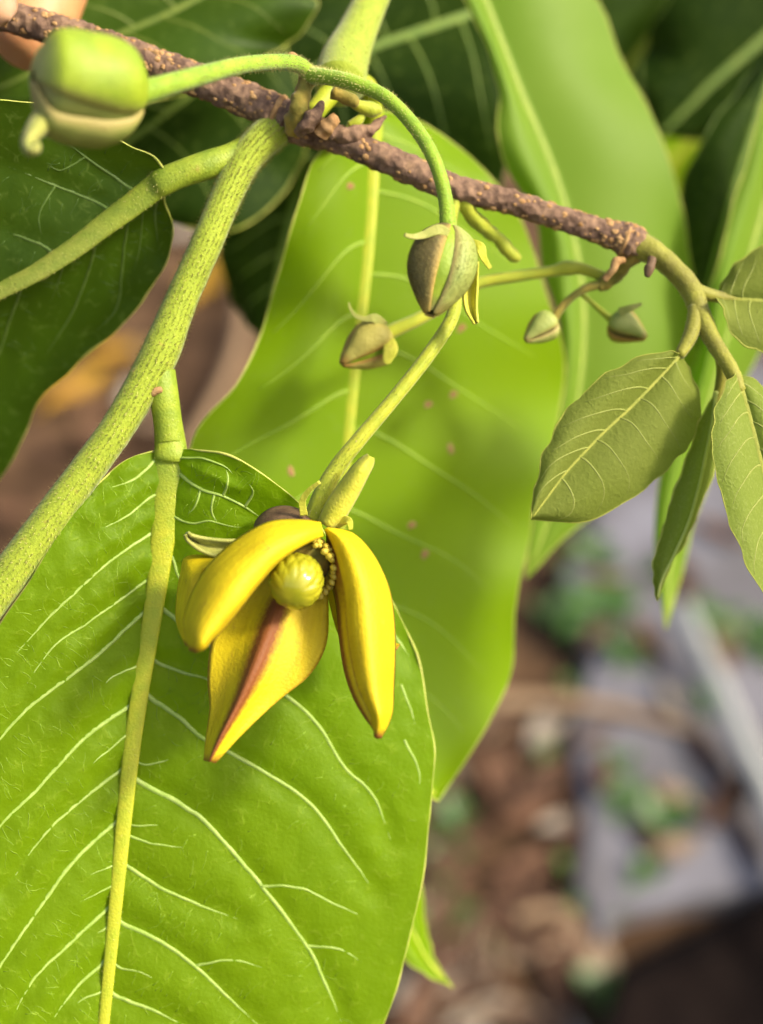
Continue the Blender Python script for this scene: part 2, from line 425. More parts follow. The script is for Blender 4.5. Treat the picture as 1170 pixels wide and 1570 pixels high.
# ------------------------------------------------------------------ leaves
def leaf(rows, mat, parent, nrow=56, ncol=12, bulge=2.0, wave=0.0, wfreq=9, phase=0.0, name="leaf", label=None,
         rib=(14, 4), rib_mat="midrib", veins=0, vein_mat="vein", vein_r=2.4, margin="margin", margin_r=2.2,
         vein_px=None, fold=0.0, quilt=0.0, sep=True, adv=0.16, pre=None, edge=7.0, fine=0, fine_mat='vein_fine'):
    """rows: (mid, left, right), each (u, v, d)."""
    mids = spline([r[0] for r in rows], nrow)
    lefs = spline([r[1] for r in rows], nrow)
    rigs = spline([r[2] for r in rows], nrow)
    cols = list(range(-ncol, ncol + 1))
    def S(t, c):
        x = max(0.0, min(1.0, t)) * (nrow - 1)
        i = min(int(x), nrow - 2); f = x - i
        m = lerp(mids[i], mids[i + 1], f)
        e = lerp(lefs[i], lefs[i + 1], f) if c < 0 else lerp(rigs[i], rigs[i + 1], f)
        a = abs(c)
        q = list(lerp(m, e, a))
        if a > .3:
            wb = edge * a ** 3 * math.sin(math.pi * t) ** .5
            q[0] += wb * noise.noise(Vector((t * 14, 3.1 + (c < 0) * 7, mids[0][0])))
            q[1] += wb * noise.noise(Vector((t * 14, 9.7 + (c < 0) * 7, mids[0][0])))
        q[2] -= bulge * math.sin(math.pi * min(1, a)) * math.sin(math.pi * min(1, t * 1.02)) ** 0.5
        q[2] -= fold * a
        w = wave * (a ** 2) * math.sin(math.pi * t)
        q[2] += w * math.sin(wfreq * t + phase + (1.7 if c < 0 else 0))
        q[2] += w * 0.5 * math.sin(wfreq * 2.3 * t + phase * 2 + (0.5 if c < 0 else 2.1))
        return tuple(q)
    vpts = [(p[0], p[1]) for it in (vein_px or []) if it[0] > 2.5 for p in spline([(*p, 0) for p in it[1:]], 5 * len(it))]
    verts, uvs = [], []
    for i in range(nrow):
        for c in cols:
            q = S(i / (nrow - 1), c / ncol)
            if quilt and vein_px:
                dm = min((q[0] - x) ** 2 + (q[1] - y) ** 2 for x, y in vpts)
                q = (q[0], q[1], q[2] + quilt * (math.exp(-dm / 420.0) - .5) + quilt * .35 * noise.noise(Vector((q[0] * .045, q[1] * .045, 0))))
            verts.append(P(q)); uvs.append((i / (nrow - 1), c / ncol))
    w = len(cols)
    faces = [(i * w + k, i * w + k + 1, (i + 1) * w + k + 1, (i + 1) * w + k) for i in range(nrow - 1) for k in range(w - 1)]
    o = obj(name, verts, faces, M[mat], parent, label=label)
    # midrib: a raised rounded rib along the blade
    if rib:
        pts = []
        for i in range(0, nrow, 2):
            t = i / (nrow - 1); m = mids[i]
            r = rib[0] + (rib[-1] - rib[0]) * t if len(rib) == 2 else spline([(q,) for q in rib], nrow)[i][0]
            pts.append((m[0], m[1], m[2] - r * 0.012 - quilt * .7, r * (1.12 if quilt else 1)))
        if pre:
            pts = pre + pts[2::2]
            n_ = 5 * len(pts)
            k_ = len(pre) / len(pts)
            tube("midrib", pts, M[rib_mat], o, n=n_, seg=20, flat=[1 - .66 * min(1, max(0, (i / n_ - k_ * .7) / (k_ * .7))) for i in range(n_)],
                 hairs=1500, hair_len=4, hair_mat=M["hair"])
        else:
            tube("midrib", pts, M[rib_mat], o, n=nrow, seg=12, flat=0.3)
    vv, vf = [], []
    def add_vein(W, R):
        v, f, _ = tube_geo(W, [r * 1.3 for r in R], 8, True, 0.5)
        if sep:
            obj("vein", v, f, M[vein_mat], o, fix=True)
        else:
            b = len(vv); vv.extend(v); vf.extend([tuple(b + q for q in g) for g in f])
    rnd = random.Random(nrow * 7 + len(rows) + int(mids[0][0]))
    if veins:
        for side in (-1, 1):
            for k in range(veins):
                t0 = (k + 0.6 + 0.2 * side + rnd.uniform(-.12, .12)) / (veins + 0.6) * 0.86
                end = rnd.uniform(0.78, 0.92)
                ns = 14
                pts = []
                for j in range(ns):
                    a = j / (ns - 1) * end
                    tt = t0 + adv * a ** 1.5 + 0.004 * math.sin(a * 9 + k)
                    q = S(tt, side * a)
                    pts.append((q[0], q[1], q[2] + vein_r * 0.015))
                W = [P(p) for p in pts]
                R = [vein_r * MM * (1 - 0.7 * j / (ns - 1)) for j in range(ns)]
                add_vein(W, R)
    if vein_px:
        bvh = BVHTree.FromPolygons([tuple(v) for v in verts], faces)
        for item in vein_px:
            r0, poly = item[0], list(item[1:])
            near = min(mids, key=lambda m: (m[0] - poly[0][0]) ** 2 + (m[1] + 10 - poly[0][1]) ** 2)
            if math.hypot(near[0] - poly[0][0], near[1] - poly[0][1]) < 48:
                poly.insert(0, (near[0], near[1] - 6))          # every side vein springs from the midrib
            s = spline([(*p, 0) for p in poly], max(8, 7 * len(poly)))
            W = []
            for k, q in enumerate(s):
                jx = 1.3 * noise.noise(Vector((q[0] * .05, q[1] * .05, 3)))
                jy = 1.3 * noise.noise(Vector((q[0] * .05, q[1] * .05, 9)))
                d = (P((q[0] + jx, q[1] + jy, 0)) - CAM).normalized()
                hit = bvh.ray_cast(CAM, d)
                if hit[0] is not None:
                    W.append(hit[0] + d * r0 * MM * 0.16)
            if len(W) > 3:
                R = [r0 * .92 * MM * (1 - 0.55 * k / (len(W) - 1)) * min(1, .12 + (len(W) - 1 - k) / 9) for k in range(len(W))]
                add_vein(W, R)
        # finest veins: short broken threads running across from the side veins
        if fine:
            fv, ff = [], []
            rf = random.Random(17)
            for item in vein_px:
                if item[0] < 2.5: continue
                sp = spline([(*p, 0) for p in item[1:]], 10 * len(item))
                for k in range(2, len(sp) - 1):
                    if rf.random() > fine: continue
                    tx, ty = sp[k + 1][0] - sp[k - 1][0], sp[k + 1][1] - sp[k - 1][1]
                    ll = math.hypot(tx, ty) + 1e-6
                    sg = rf.choice((-1, 1))
                    ang = math.atan2(tx * sg / ll, -ty * sg / ll) + rf.uniform(-.5, .5)
                    st = rf.uniform(2, 45); x, y = sp[k][0] + math.cos(ang) * st, sp[k][1] + math.sin(ang) * st
                    W = []
                    for j in range(rf.randrange(4, 9)):
                        d = (P((x, y, 0)) - CAM).normalized()
                        hit = bvh.ray_cast(CAM, d)
                        if hit[0] is None: break
                        W.append(hit[0] + d * MM * 0.15)
                        ang += rf.uniform(-.45, .45)
                        x += math.cos(ang) * 5; y += math.sin(ang) * 5
                    if len(W) > 3:
                        v, f, _ = tube_geo(W, [rf.uniform(.5, .95) * MM * (1.2 - j / len(W)) for j in range(len(W))], 5, True, .6)
                        b = len(fv); fv.extend(v); ff.extend([tuple(b + q for q in g) for g in f])
            obj("fine_veins", fv, ff, M[fine_mat], o, fix=True, kind="stuff")
    if vv:
        obj("veins", vv, vf, M[vein_mat], o, fix=True, kind="stuff")
    if margin:
        mv, mf = [], []
        for side in (-1, 1):
            W = [P(S(i / (nrow - 1), side)) for i in range(nrow)]
            keep = [W[0]]
            for p in W[1:]:
                if (p - keep[-1]).length > 2e-5: keep.append(p)
            if len(keep) > 3:
                v, f, _ = tube_geo(keep, [margin_r * MM * (.75 + .7 * noise.noise(p * 260)) for p in keep], 6, True)
                b = len(mv); mv += v; mf += [tuple(b + q for q in g) for g in f]
        obj("leaf_margin", mv, mf, M[margin], o, fix=True)
    return o, S

def rows3(data, dm, dl, dr):
    """data: ((mu,mv),(lu,lv),(ru,rv)); depth functions of t."""
    n = len(data); out = []
    for i, (m, a, b) in enumerate(data):
        t = i / (n - 1)
        out.append(((*m, dm(t)), (*a, dl(t)), (*b, dr(t))))
    return out

# ================================================================== SETTING
def soil_mat():
    m, n, l, b = new_mat("soil")
    tc = n.new("ShaderNodeTexCoord")
    a = n.new("ShaderNodeTexNoise"); a.inputs["Scale"].default_value = 9; a.inputs["Detail"].default_value = 10; a.inputs["Roughness"].default_value = 0.65
    l.new(tc.outputs["Object"], a.inputs["Vector"])
    r = ramp(n, [(0.30, (0.014, 0.008, 0.005)), (0.48, (0.060, 0.034, 0.018)), (0.60, (0.12, 0.070, 0.036)), (0.75, (0.20, 0.13, 0.07))])
    l.new(a.outputs[0], r.inputs[0]); l.new(r.outputs[0], b.inputs["Base Color"])
    b.inputs["Roughness"].default_value = 0.95
    b.inputs["Specular IOR Level"].default_value = 0.1
    f = n.new("ShaderNodeTexNoise"); f.inputs["Scale"].default_value = 60; f.inputs["Detail"].default_value = 8
    l.new(tc.outputs["Object"], f.inputs["Vector"])
    bp = n.new("ShaderNodeBump"); bp.inputs["Strength"].default_value = 0.8; bp.inputs["Distance"].default_value = 0.01
    l.new(f.outputs[0], bp.inputs["Height"]); l.new(bp.outputs[0], b.inputs["Normal"])
    return m
M["soil"] = soil_mat()
M["concrete"] = soft_mat("concrete", (0.085, 0.080, 0.082), (0.160, 0.158, 0.18), 11, 0.85, 0, 0.5, 120, 0.2, 0.0, (0.22, 0.22, 0.245))
M["sheet"] = soft_mat("sheet", (0.003, 0.002, 0.0018), (0.008, 0.005, 0.004), 7, 0.9, 0, 0.4, 60, 0.05)
M["pipe"] = soft_mat("pipe", (0.26, 0.27, 0.25), (0.34, 0.35, 0.32), 20, 0.5, 0, 0.2, 100)
M["straw"] = soft_mat("straw", (0.18, 0.115, 0.06), (0.27, 0.18, 0.10), 30, 0.8, 0, 0.5, 200)
DRY = [soft_mat("dry_leaf_a", (0.105, 0.053, 0.031), (0.161, 0.093, 0.056), 40, 0.85, 0, 0.3, 400, 0.1),
       soft_mat("dry_leaf_b", (0.198, 0.136, 0.087), (0.273, 0.205, 0.136), 40, 0.85, 0, 0.3, 400, 0.1),
       soft_mat("dry_leaf_c", (0.062, 0.034, 0.022), (0.099, 0.056, 0.034), 40, 0.85, 0, 0.3, 400, 0.1),
       soft_mat("dry_leaf_d", (0.310, 0.161, 0.019), (0.372, 0.223, 0.025), 40, 0.8, 0, 0.3, 400, 0.1),
       soft_mat("dry_leaf_e", (0.260, 0.223, 0.174), (0.341, 0.298, 0.236), 40, 0.85, 0, 0.3, 400, 0.1)]
M["weed"] = leaf_mat("weed", (0.05, 0.12, 0.02), (0.07, 0.15, 0.03), (0.2, 0.35, 0.05), 0.3, net=100, net_amt=0.1)

def build_ground():
    N = 70
    xs = [math.copysign(abs(q) ** 4 * 60, q) + 0.0 for q in [(-1 + 2 * i / N) for i in range(N + 1)]]
    verts, faces = [], []
    for y in xs:
        for x in xs:
            z = 0.02 * noise.noise(Vector((x * 2.1, (y + 1.2) * 2.1, 0))) if abs(x) < 6 and abs(y) < 6 else 0
            verts.append((x, y + 1.2, z - 0.012))
    w = N + 1
    for j in range(N):
        for i in range(N):
            faces.append((j * w + i, j * w + i + 1, (j + 1) * w + i + 1, (j + 1) * w + i))
    o = obj("ground", verts, faces, M["soil"])
    o["kind"] = "structure"
build_ground()

def slab(name, poly, z0, z1, mat):
    top = [Vector((p[0], p[1], z1)) for p in poly]; bot = [Vector((p[0], p[1], z0)) for p in poly]
    n = len(poly)
    faces = [tuple(range(n)), tuple(range(2 * n - 1, n - 1, -1))]
    faces += [(i, i + n, (i + 1) % n + n, (i + 1) % n) for i in range(n)]
    o = obj(name, top + bot, faces, mat, smooth=False, fix=True)
    bv = o.modifiers.new("bevel", 'BEVEL'); bv.width = 0.006; bv.segments = 2
    return o
def irregular(pts, per=10, amp=0.06):
    out = []
    for i in range(len(pts)):
        a, b = pts[i], pts[(i + 1) % len(pts)]
        for k in range(per):
            q = a.lerp(b, k / per)
            out.append(q + Vector((noise.noise(q * 6), noise.noise(q * 6 + Vector((9, 9, 9))), 0)) * amp)
    return out
pth = slab("concrete_path", irregular([ground_at(905, 600), ground_at(1700, 500), ground_at(1700, 1180), ground_at(900, 1480), ground_at(885, 1150)]),
           -0.04, 0.022, M["concrete"])
pth["kind"] = "structure"

# dark crumpled sheet lying at the lower right
def build_sheet():
    A, B, C, D_ = ground_at(945, 1525), ground_at(1750, 1105), ground_at(1800, 1800), ground_at(840, 1900)
    N = 44
    verts, faces = [], []
    for j in range(N + 1):
        for i in range(N + 1):
            s, t = i / N, j / N
            p = A.lerp(B, s).lerp(D_.lerp(C, s), t)
            z = 0.05 + 0.03 * noise.noise(Vector((p.x * 5, p.y * 12, 2))) + 0.012 * noise.noise(Vector((p.x * 30, p.y * 22, 5)))
            e = min(t * 5, 1)
            verts.append((p.x, p.y, 0.024 + z * (0.2 + 0.8 * e)))
    w = N + 1
    for j in range(N):
        for i in range(N):
            faces.append((j * w + i, j * w + i + 1, (j + 1) * w + i + 1, (j + 1) * w + i))
    o = obj("ground_sheet", verts, faces, M["sheet"])
    s = o.modifiers.new("thick", 'SOLIDIFY'); s.thickness = 0.004
    tag(o, "dark brown crumpled plastic sheet spread over the soil beside the concrete path", "sheet")
build_sheet()

def ground_tube(name, a, b, r, mat, z=0.0, bend=0.0, seg=10, n=14, taper=1.0):
    W = []
    side = Vector((0, 0, 1)).cross((b - a)).normalized()
    for i in range(n):
        t = i / (n - 1)
        W.append(a.lerp(b, t) + side * bend * math.sin(math.pi * t) + Vector((0, 0, z + r)))
    v, f, _ = tube_geo(W, [r * (1 + (taper - 1) * i / (n - 1)) for i in range(n)], seg)
    return obj(name, v, f, mat, fix=True)
tag(ground_tube("pipe", ground_at(1040, 965, .022), ground_at(1230, 1400, .022), 0.011, M["pipe"], 0.022), "pale grey plastic pipe lying across the concrete path", "pipe")
tag(ground_tube("dry_stick", ground_at(700, 1108), ground_at(1080, 1158), 0.009, M["straw"], 0.02, 0.02, taper=.6), "long straw coloured dry stick lying from the soil onto the path", "stick")
tag(ground_tube("dry_stick", ground_at(790, 1432), ground_at(870, 1425), 0.005, M["straw"], 0.02, 0.005), "short straw coloured stick lying on dark soil near the sheet", "stick")
tag(ground_tube("dry_stick", ground_at(345, 380), ground_at(290, 720), 0.012, M["straw"], 0.015, 0.05, taper=.7), "thick tan dry stalk on the soil seen beside the green shoot", "stick")

def dry_leaf(loc, size, rot, mat, label, group=None, asp=0.45, curl=0.25):
    N = 9
    verts, faces = [], []
    base = Matrix.Translation(loc) @ Matrix.Rotation(rot, 4, 'Z')
    for i in range(N):
        t = i / (N - 1)
        wd = size * asp * 0.5 * math.sin(math.pi * (0.04 + 0.94 * t) ** 0.85) + 0.0008
        for k in (-1, -.5, 0, .5, 1):
            z = size * curl * (0.25 * k * k + 0.4 * (t - .5) ** 2) + 0.004
            verts.append(base @ Vector(((t - .5) * size, k * wd * (1 - .25 * abs(k)), z)))
    for i in range(N - 1):
        for k in range(4):
            faces.append((i * 5 + k, i * 5 + k + 1, i * 5 + k + 6, i * 5 + k + 5))
    r = empty("dry_leaf", loc, None, label, "dry leaf", group)
    o = obj("blade", verts, faces, mat, r)
    o.modifiers.new("thick", 'SOLIDIFY').thickness = 0.0012
    W = [base @ Vector(((t - .5) * size * 1.0, 0, size * curl * 0.4 * (t - .5) ** 2 + 0.005)) for t in [-.18 + 1.1 * i / 9 for i in range(10)]]
    v, f, _ = tube_geo(W, [0.0016 - 0.0001 * i for i in range(10)], 6)
    obj("midrib", v, f, mat, r, fix=True)
    return r
dry_leaf(ground_at(125, 600), 0.125, 0.9, DRY[3], "orange yellow fallen leaf on brown soil below the hanging dark leaf")
dry_leaf(ground_at(190, 545), 0.10, 0.2, DRY[3], "smaller golden fallen leaf beside the orange one on soil")
dry_leaf(ground_at(672, 1515), 0.085, 0.4, DRY[4], "pale cream fallen leaf on dark soil", asp=.6)
dry_leaf(ground_at(720, 1120), 0.15, 0.3, DRY[1], "tan fallen leaf at the end of the long dry stick")
dry_leaf(ground_at(320, 430), 0.16, 1.3, DRY[3], "large curled amber fallen leaf beside the thick tan stalk")
rnd = random.Random(11)
for k in range(113):
    if k >= 95:
        u, v = rnd.uniform(880, 1170), rnd.uniform(780, 1330)
    elif k < 62:
        u, v = rnd.uniform(640, 930), rnd.uniform(1090, 1650)
    else:
        u, v = rnd.uniform(-120, 420), rnd.uniform(330, 900)
    c = rnd.choices([0, 1, 2, 4], [5, 1.2, 5, .4])[0]
    onp = " on the path" if k >= 95 else " among the soil litter"
    lab = ["reddish brown fallen leaf lying" + onp, "tan fallen leaf lying" + onp,
           "dark brown fallen leaf lying" + onp, "", "pale beige fallen leaf lying" + onp][c]
    g = ground_at(u, v, 0.024 if k >= 95 else 0.004)
    dry_leaf(g, rnd.uniform(.035, .085), rnd.uniform(0, 6.28), DRY[c], lab, lab.split(" fallen")[0] + " leaves" + onp, asp=rnd.uniform(.3, .6), curl=rnd.uniform(.1, .5))

def weed(loc, h, nleaf, label, group, rr):
    r = empty("weed", loc, None, label, "weed", group)
    for k in range(nleaf):
        a = 2 * math.pi * k / nleaf + rr.uniform(-.4, .4); L = h * rr.uniform(.6, 1.1); e = rr.uniform(.4, 1.1)
        d = Vector((math.cos(a), math.sin(a), 0)); s = Vector((-d.y, d.x, 0))
        verts, faces = [], []
        for i in range(7):
            t = i / 6
            p = loc + d * L * t * math.cos(e) + Vector((0, 0, L * (t * math.sin(e) - .35 * t * t)))
            w = L * .2 * math.sin(math.pi * min(1, (t * .97 + .03))) + .0006
            verts += [p - s * w, p + Vector((0, 0, -w * .3)), p + s * w]
        for i in range(6):
            for j in range(2):
                faces.append((i * 3 + j, i * 3 + j + 1, i * 3 + j + 4, i * 3 + j + 3))
        obj("leaf", verts, faces, M["weed"], r)
    return r
for (u, v, h, nl, onp) in [(1010, 1270, .075, 9, 1), (960, 1230, .06, 7, 1), (920, 1390, .08, 8, 0), (955, 1545, .10, 9, 0), (775, 1450, .05, 6, 0),
                      (680, 1330, .07, 7, 0), (665, 1420, .08, 8, 0), (905, 860, .09, 7, 1), (915, 940, .11, 8, 1), (960, 1010, .07, 6, 1),
                      (1140, 990, .10, 9, 1), (1100, 960, .08, 7, 1), (860, 960, .08, 7, 0), (840, 1180, .06, 6, 0), (700, 1260, .06, 6, 0), (880, 1340, .06, 6, 0), (990, 1340, .05, 6, 1), (1040, 1240, .05, 6, 1), (950, 1180, .05, 6, 1), (1010, 880, .06, 6, 1), (1090, 1080, .06, 6, 1), (880, 1060, .05, 6, 0)]:
    weed(ground_at(u, v, .02 if onp else 0), h * .62, nl, "small green weed growing through the concrete path" if onp else "small green weed growing in the brown soil",
         "weeds on the path" if onp else "weeds in the soil", rnd)

# ================================================================== FLOWERING BRANCH
fb = empty("flowering_branch", P((-150, -30, 18)), None,
           "brown speckled woody branch carrying a yellow flower, green buds and large leaves", "branch")

BR = [(-420, -130, 16, 24), (-150, -30, 18, 24), (0, 22, 18, 23), (100, 50, 18, 24), (200, 85, 18, 25), (300, 122, 18, 25), (390, 158, 18, 26), (440, 183, 18, 29),
      (475, 200, 18, 25), (530, 218, 18, 21), (620, 256, 18, 22), (700, 290, 19, 21), (780, 309, 20, 19), (860, 335, 21, 18), (925, 356, 22, 20), (962, 368, 22, 26), (985, 378, 22, 22)]
tube("woody_stem", BR, M["bark"], fb, n=420, seg=40, rough=0.17)
def lenticels():
    vs, fs = [], []
    rr = random.Random(5)
    S = spline(BR, 300); W = [P(s) for s in S]
    for _ in range(1500):
        i = rr.randrange(40, 298)
        s = S[i]
        dens = 1.0 if s[0] < 430 else 0.33
        if rr.random() > dens: continue
        t = (W[i + 1] - W[i]).normalized()
        a = t.cross(FWD).normalized(); b = t.cross(a)
        th = rr.uniform(0, 6.28)
        nrm = a * math.cos(th) + b * math.sin(th)
        r = s[3] * MM * (DIST + s[2] * .001) / DIST
        c = W[i] + nrm * r * 0.99
        lx = rr.choice((1, 1, 1.6)) * rr.uniform(2.0, 4.6) * MM * (1 if s[0] < 430 else 1.15); ly = lx * rr.uniform(.6, 1.0); h = lx * .38
        side = t.cross(nrm)
        b0 = len(vs)
        vs.append(c + nrm * h)
        K = 8
        for ring, (q, hh) in enumerate(((.65, .75), (1.0, -.3))):
            for k in range(K):
                an = 2 * math.pi * k / K
                j = rr.uniform(.8, 1.2)
                vs.append(c + t * math.cos(an) * lx * q * j + side * math.sin(an) * ly * q * j + nrm * h * hh)
        for k in range(K):
            k2 = (k + 1) % K
            fs.append((b0, b0 + 1 + k, b0 + 1 + k2))
            fs.append((b0 + 1 + k, b0 + 1 + K + k, b0 + 1 + K + k2, b0 + 1 + k2))
    obj("lenticels", vs, fs, M["lenticel"], fb, kind="stuff")
lenticels()

def ring(c, ax, r, th, mat, parent, name="bark_ring"):
    n = 22
    a = ax.cross(FWD).normalized(); b = ax.cross(a).normalized()
    W = [c + a * math.cos(2 * math.pi * i / n) * r + b * math.sin(2 * math.pi * i / n) * r for i in range(n + 1)]
    v, f, _ = tube_geo(W, [th * (1 + .3 * noise.noise(w * 900)) for w in W], 7, False)
    obj(name, v, f, mat, parent, fix=True)
ax = (P((475, 200, 18)) - P((390, 158, 18))).normalized()
ring(P((425, 175, 18)), ax, 0.0029, 0.0006, M["lenticel"], fb)
ring(P((440, 182, 18)), ax, 0.0030, 0.0005, M["bark"], fb)
ax2 = (P((985, 378, 22)) - P((925, 356, 22))).normalized()
ring(P((958, 367, 22)), ax2, 0.0027, 0.0004, M["lenticel"], fb)
ring(P((967, 371, 22)), ax2, 0.0026, 0.0005, M["bark"], fb)

# flowering spur at the node
tube("spur", [(452, 200, 15, 17), (458, 168, 12, 17), (466, 140, 12, 13), (474, 118, 12, 13)], M["stalk_brown"], fb, n=30, seg=14, rough=.35)
tube("spur", [(490, 206, 14, 12), (504, 190, 13, 12), (516, 180, 13, 8)], M["lenticel"], fb, n=24, seg=16, rough=.55)
tube("bud_scale", [(458, 206, 13, 8), (474, 188, 11, 12), (488, 170, 11, 9), (494, 158, 12, 4)], M["bark"], fb, n=30, seg=16, rough=.5)
tube("bud_scale", [(505, 204, 15, 12), (540, 206, 16, 13), (566, 200, 17, 10), (582, 186, 18, 6), (592, 178, 18, 3)], M["bark"], fb, n=36, seg=16, rough=.6)
tube("bud_scale", [(455, 92, 12, 8), (448, 86, 11, 6), (440, 84, 11, 2)], M["lenticel"], fb, rough=.4)
tube("bud_scale", [(510, 142, 12, 10), (535, 152, 13, 10), (548, 160, 13, 7)], M["stalk_brown"], fb, rough=.4)
tube("leaf_bud", [(528, 150, 14, 5), (550, 162, 15, 9), (570, 168, 16, 12), (585, 168, 16, 6)], M["stalk_yellow"], fb, label="tiny yellow green bud in the node of the branch")
tube("leaf_bud", [(535, 192, 16, 6), (548, 186, 16, 8), (558, 174, 16, 5)], M["stalk_yellow"], fb)

# thick green petiole leaving the node upwards
tube("petiole", [(520, 130, 20, 40), (528, 95, 24, 38), (545, 55, 27, 31), (565, 10, 30, 27), (592, -50, 33, 25), (650, -170, 40, 24)],
     M["stem"], fb, n=50, seg=20, hairs=700, hair_len=5, hair_mat=M["hair"], label="thick pale green petiole rising from the node")
tube("petiole", [(572, 225, 40, 12), (574, 170, 38, 13), (560, 130, 30, 15), (520, 130, 22, 18), (480, 175, 19, 15)], M["midrib"], fb, n=40)

# green shoot with the two large leaves
SH = [(470, 168, 20, 20), (420, 200, 18, 27), (378, 242, 16, 26), (348, 300, 14, 24), (314, 380, 12, 24), (278, 460, 11, 25), (246, 540, 10, 29), (215, 598, 9, 27),
      (172, 668, 8, 26), (104, 760, 7, 27), (34, 855, 6, 29), (-45, 960, 5, 30), (-180, 1140, 4, 30)]
tube("green_shoot", SH, M["stem"], fb, n=130, seg=22, hairs=14000, hair_len=7, hair_mat=M["hair"], rough=.03, label="downy light green shoot hanging from the branch")

# leaf with the dark lower half
Dd = [((262, 272),) * 3,
      ((240, 285), (238, 244), (252, 305)), ((205, 312), (190, 220), (263, 345)), ((160, 345), (140, 195), (258, 390)),
      ((110, 383), (90, 172), (228, 448)), ((55, 418), (40, 160), (180, 508)), ((0, 446), (-20, 155), (115, 560)),
      ((-60, 480), (-90, 165), (65, 608)), ((-120, 510), (-160, 200), (40, 660)), ((-180, 540), (-230, 260), (0, 735)),
      ((-240, 570), (-290, 350), (-60, 800)), ((-300, 600), (-340, 460), (-160, 800)), ((-360, 630),) * 3]
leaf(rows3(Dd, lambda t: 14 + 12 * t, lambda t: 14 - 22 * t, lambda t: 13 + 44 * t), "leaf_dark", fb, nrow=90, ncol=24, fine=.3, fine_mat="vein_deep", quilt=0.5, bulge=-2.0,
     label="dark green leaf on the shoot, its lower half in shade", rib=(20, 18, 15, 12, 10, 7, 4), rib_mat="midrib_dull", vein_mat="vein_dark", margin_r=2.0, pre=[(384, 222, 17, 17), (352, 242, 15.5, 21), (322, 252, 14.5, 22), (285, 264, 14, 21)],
     vein_px=[(3, (150, 311), (85, 284), (0, 250)), (3, (188, 280), (130, 239), (92, 212)), (3, (68, 378), (30, 362), (0, 352)), (3, (243, 301), (238, 330), (246, 393)),
              (3.4, (209, 310), (195, 345), (188, 400), (178, 472), (137, 517)), (3.4, (150, 354), (140, 400), (110, 480), (60, 560)), (2.2, (100, 390), (92, 425), (75, 470)), (3.2, (32, 442), (15, 490), (0, 537), (-20, 600)),
              (1.6, (85, 284), (60, 330), (68, 376)), (1.6, (130, 240), (95, 260), (70, 250)), (1.6, (220, 300), (215, 370), (200, 440))])

# big front leaf
Ad = [((262, 690),) * 3, ((261, 712), (228, 694), (297, 690)), ((259, 740), (185, 712), (345, 698)), ((255, 780), (140, 752), (400, 726)),
      ((249, 830), (95, 815), (455, 768)), ((241, 895), (48, 890), (525, 845)), ((229, 975), (-5, 970), (597, 918)), ((215, 1060), (-60, 1070), (637, 1000)),
      ((202, 1150), (-110, 1190), (657, 1100)), ((191, 1250), (-145, 1320), (664, 1190)), ((180, 1360), (-155, 1450), (656, 1300)), ((169, 1470), (-145, 1570), (632, 1420)),
      ((158, 1580), (-115, 1690), (588, 1570)), ((147, 1690), (-70, 1790), (520, 1690)), ((137, 1800), (-10, 1880), (420, 1810)), ((128, 1900), (60, 1950), (280, 1920)), ((120, 1990),) * 3]
VA = [(3.8, (218, 940), (143, 1009), (46, 1083), (0, 1132), (-60, 1200)), (4, (200, 1081), (132, 1129), (57, 1209), (0, 1266), (-50, 1330)),
      (3.2, (190, 1176), (132, 1221), (69, 1278), (9, 1364)), (3.8, (180, 1258), (115, 1318), (52, 1404), (0, 1481), (-30, 1530)),
      (3.6, (168, 1390), (103, 1450), (52, 1501), (11, 1575)), (3.6, (156, 1478), (112, 1519), (70, 1580)),
      (2.2, (176, 1325), (132, 1344)), (2.2, (172, 1357), (109, 1390)), (2.2, (196, 1125), (160, 1155), (137, 1175)), (2.2, (208, 1022), (172, 1037), (155, 1058)),
      (2.2, (160, 1425), (143, 1433)), (2.0, (155, 1520), (130, 1530), (110, 1545)),
      (3, (229, 820), (168, 861), (72, 950), (0, 1032)), (2.6, (222, 892), (137, 953), (82, 991), (34, 1059)), (3, (238, 705), (205, 735), (154, 752)), (2.6, (228, 764), (191, 793), (130, 824)),
      (3.2, (240, 1015), (281, 1031), (315, 1040), (345, 1060)), (4, (234, 1072), (275, 1100), (312, 1132), (401, 1181), (475, 1232), (527, 1301), (578, 1372)),
      (4, (246, 930), (330, 995), (438, 1066), (487, 1112), (527, 1175), (573, 1221), (601, 1295)),
      (4.4, (216, 1200), (275, 1232), (321, 1267), (401, 1358), (470, 1450), (498, 1507), (526, 1572)), (3.4, (198, 1330), (246, 1361), (304, 1387), (367, 1410)),
      (4.2, (188, 1416), (246, 1444), (298, 1481), (344, 1524), (398, 1574)), (3.8, (176, 1526), (229, 1547), (290, 1576)),
      (2.4, (200, 1282), (246, 1295), (298, 1301)), (2, (216, 1171), (245, 1168), (275, 1158)), (2, (200, 1264), (230, 1265), (252, 1264)), (2, (182, 1483), (215, 1490), (246, 1507)),
      (2, (401, 1358), (458, 1361), (515, 1387), (567, 1410)), (2, (300, 1481), (355, 1472), (424, 1490)), (2, (470, 1450), (520, 1455), (555, 1475)),
      (3.6, (272, 722), (308, 749), (342, 760), (376, 777), (410, 800)), (3, (268, 700), (305, 702), (340, 712), (362, 730)), (2.2, (342, 760), (350, 735), (345, 715)), (2.2, (376, 777), (388, 755), (380, 738)),
      (2, (308, 749), (300, 775), (285, 790)), (2, (330, 757), (325, 785), (340, 810)), (2, (290, 802), (320, 798), (350, 806), (380, 808)),
      (2.6, (556, 975), (590, 960), (612, 985), (630, 1010)), (2, (615, 1050), (628, 1085), (640, 1120)), (2, (620, 1135), (640, 1175), (645, 1220)), (3.2, (262, 850), (272, 880), (285, 905))]
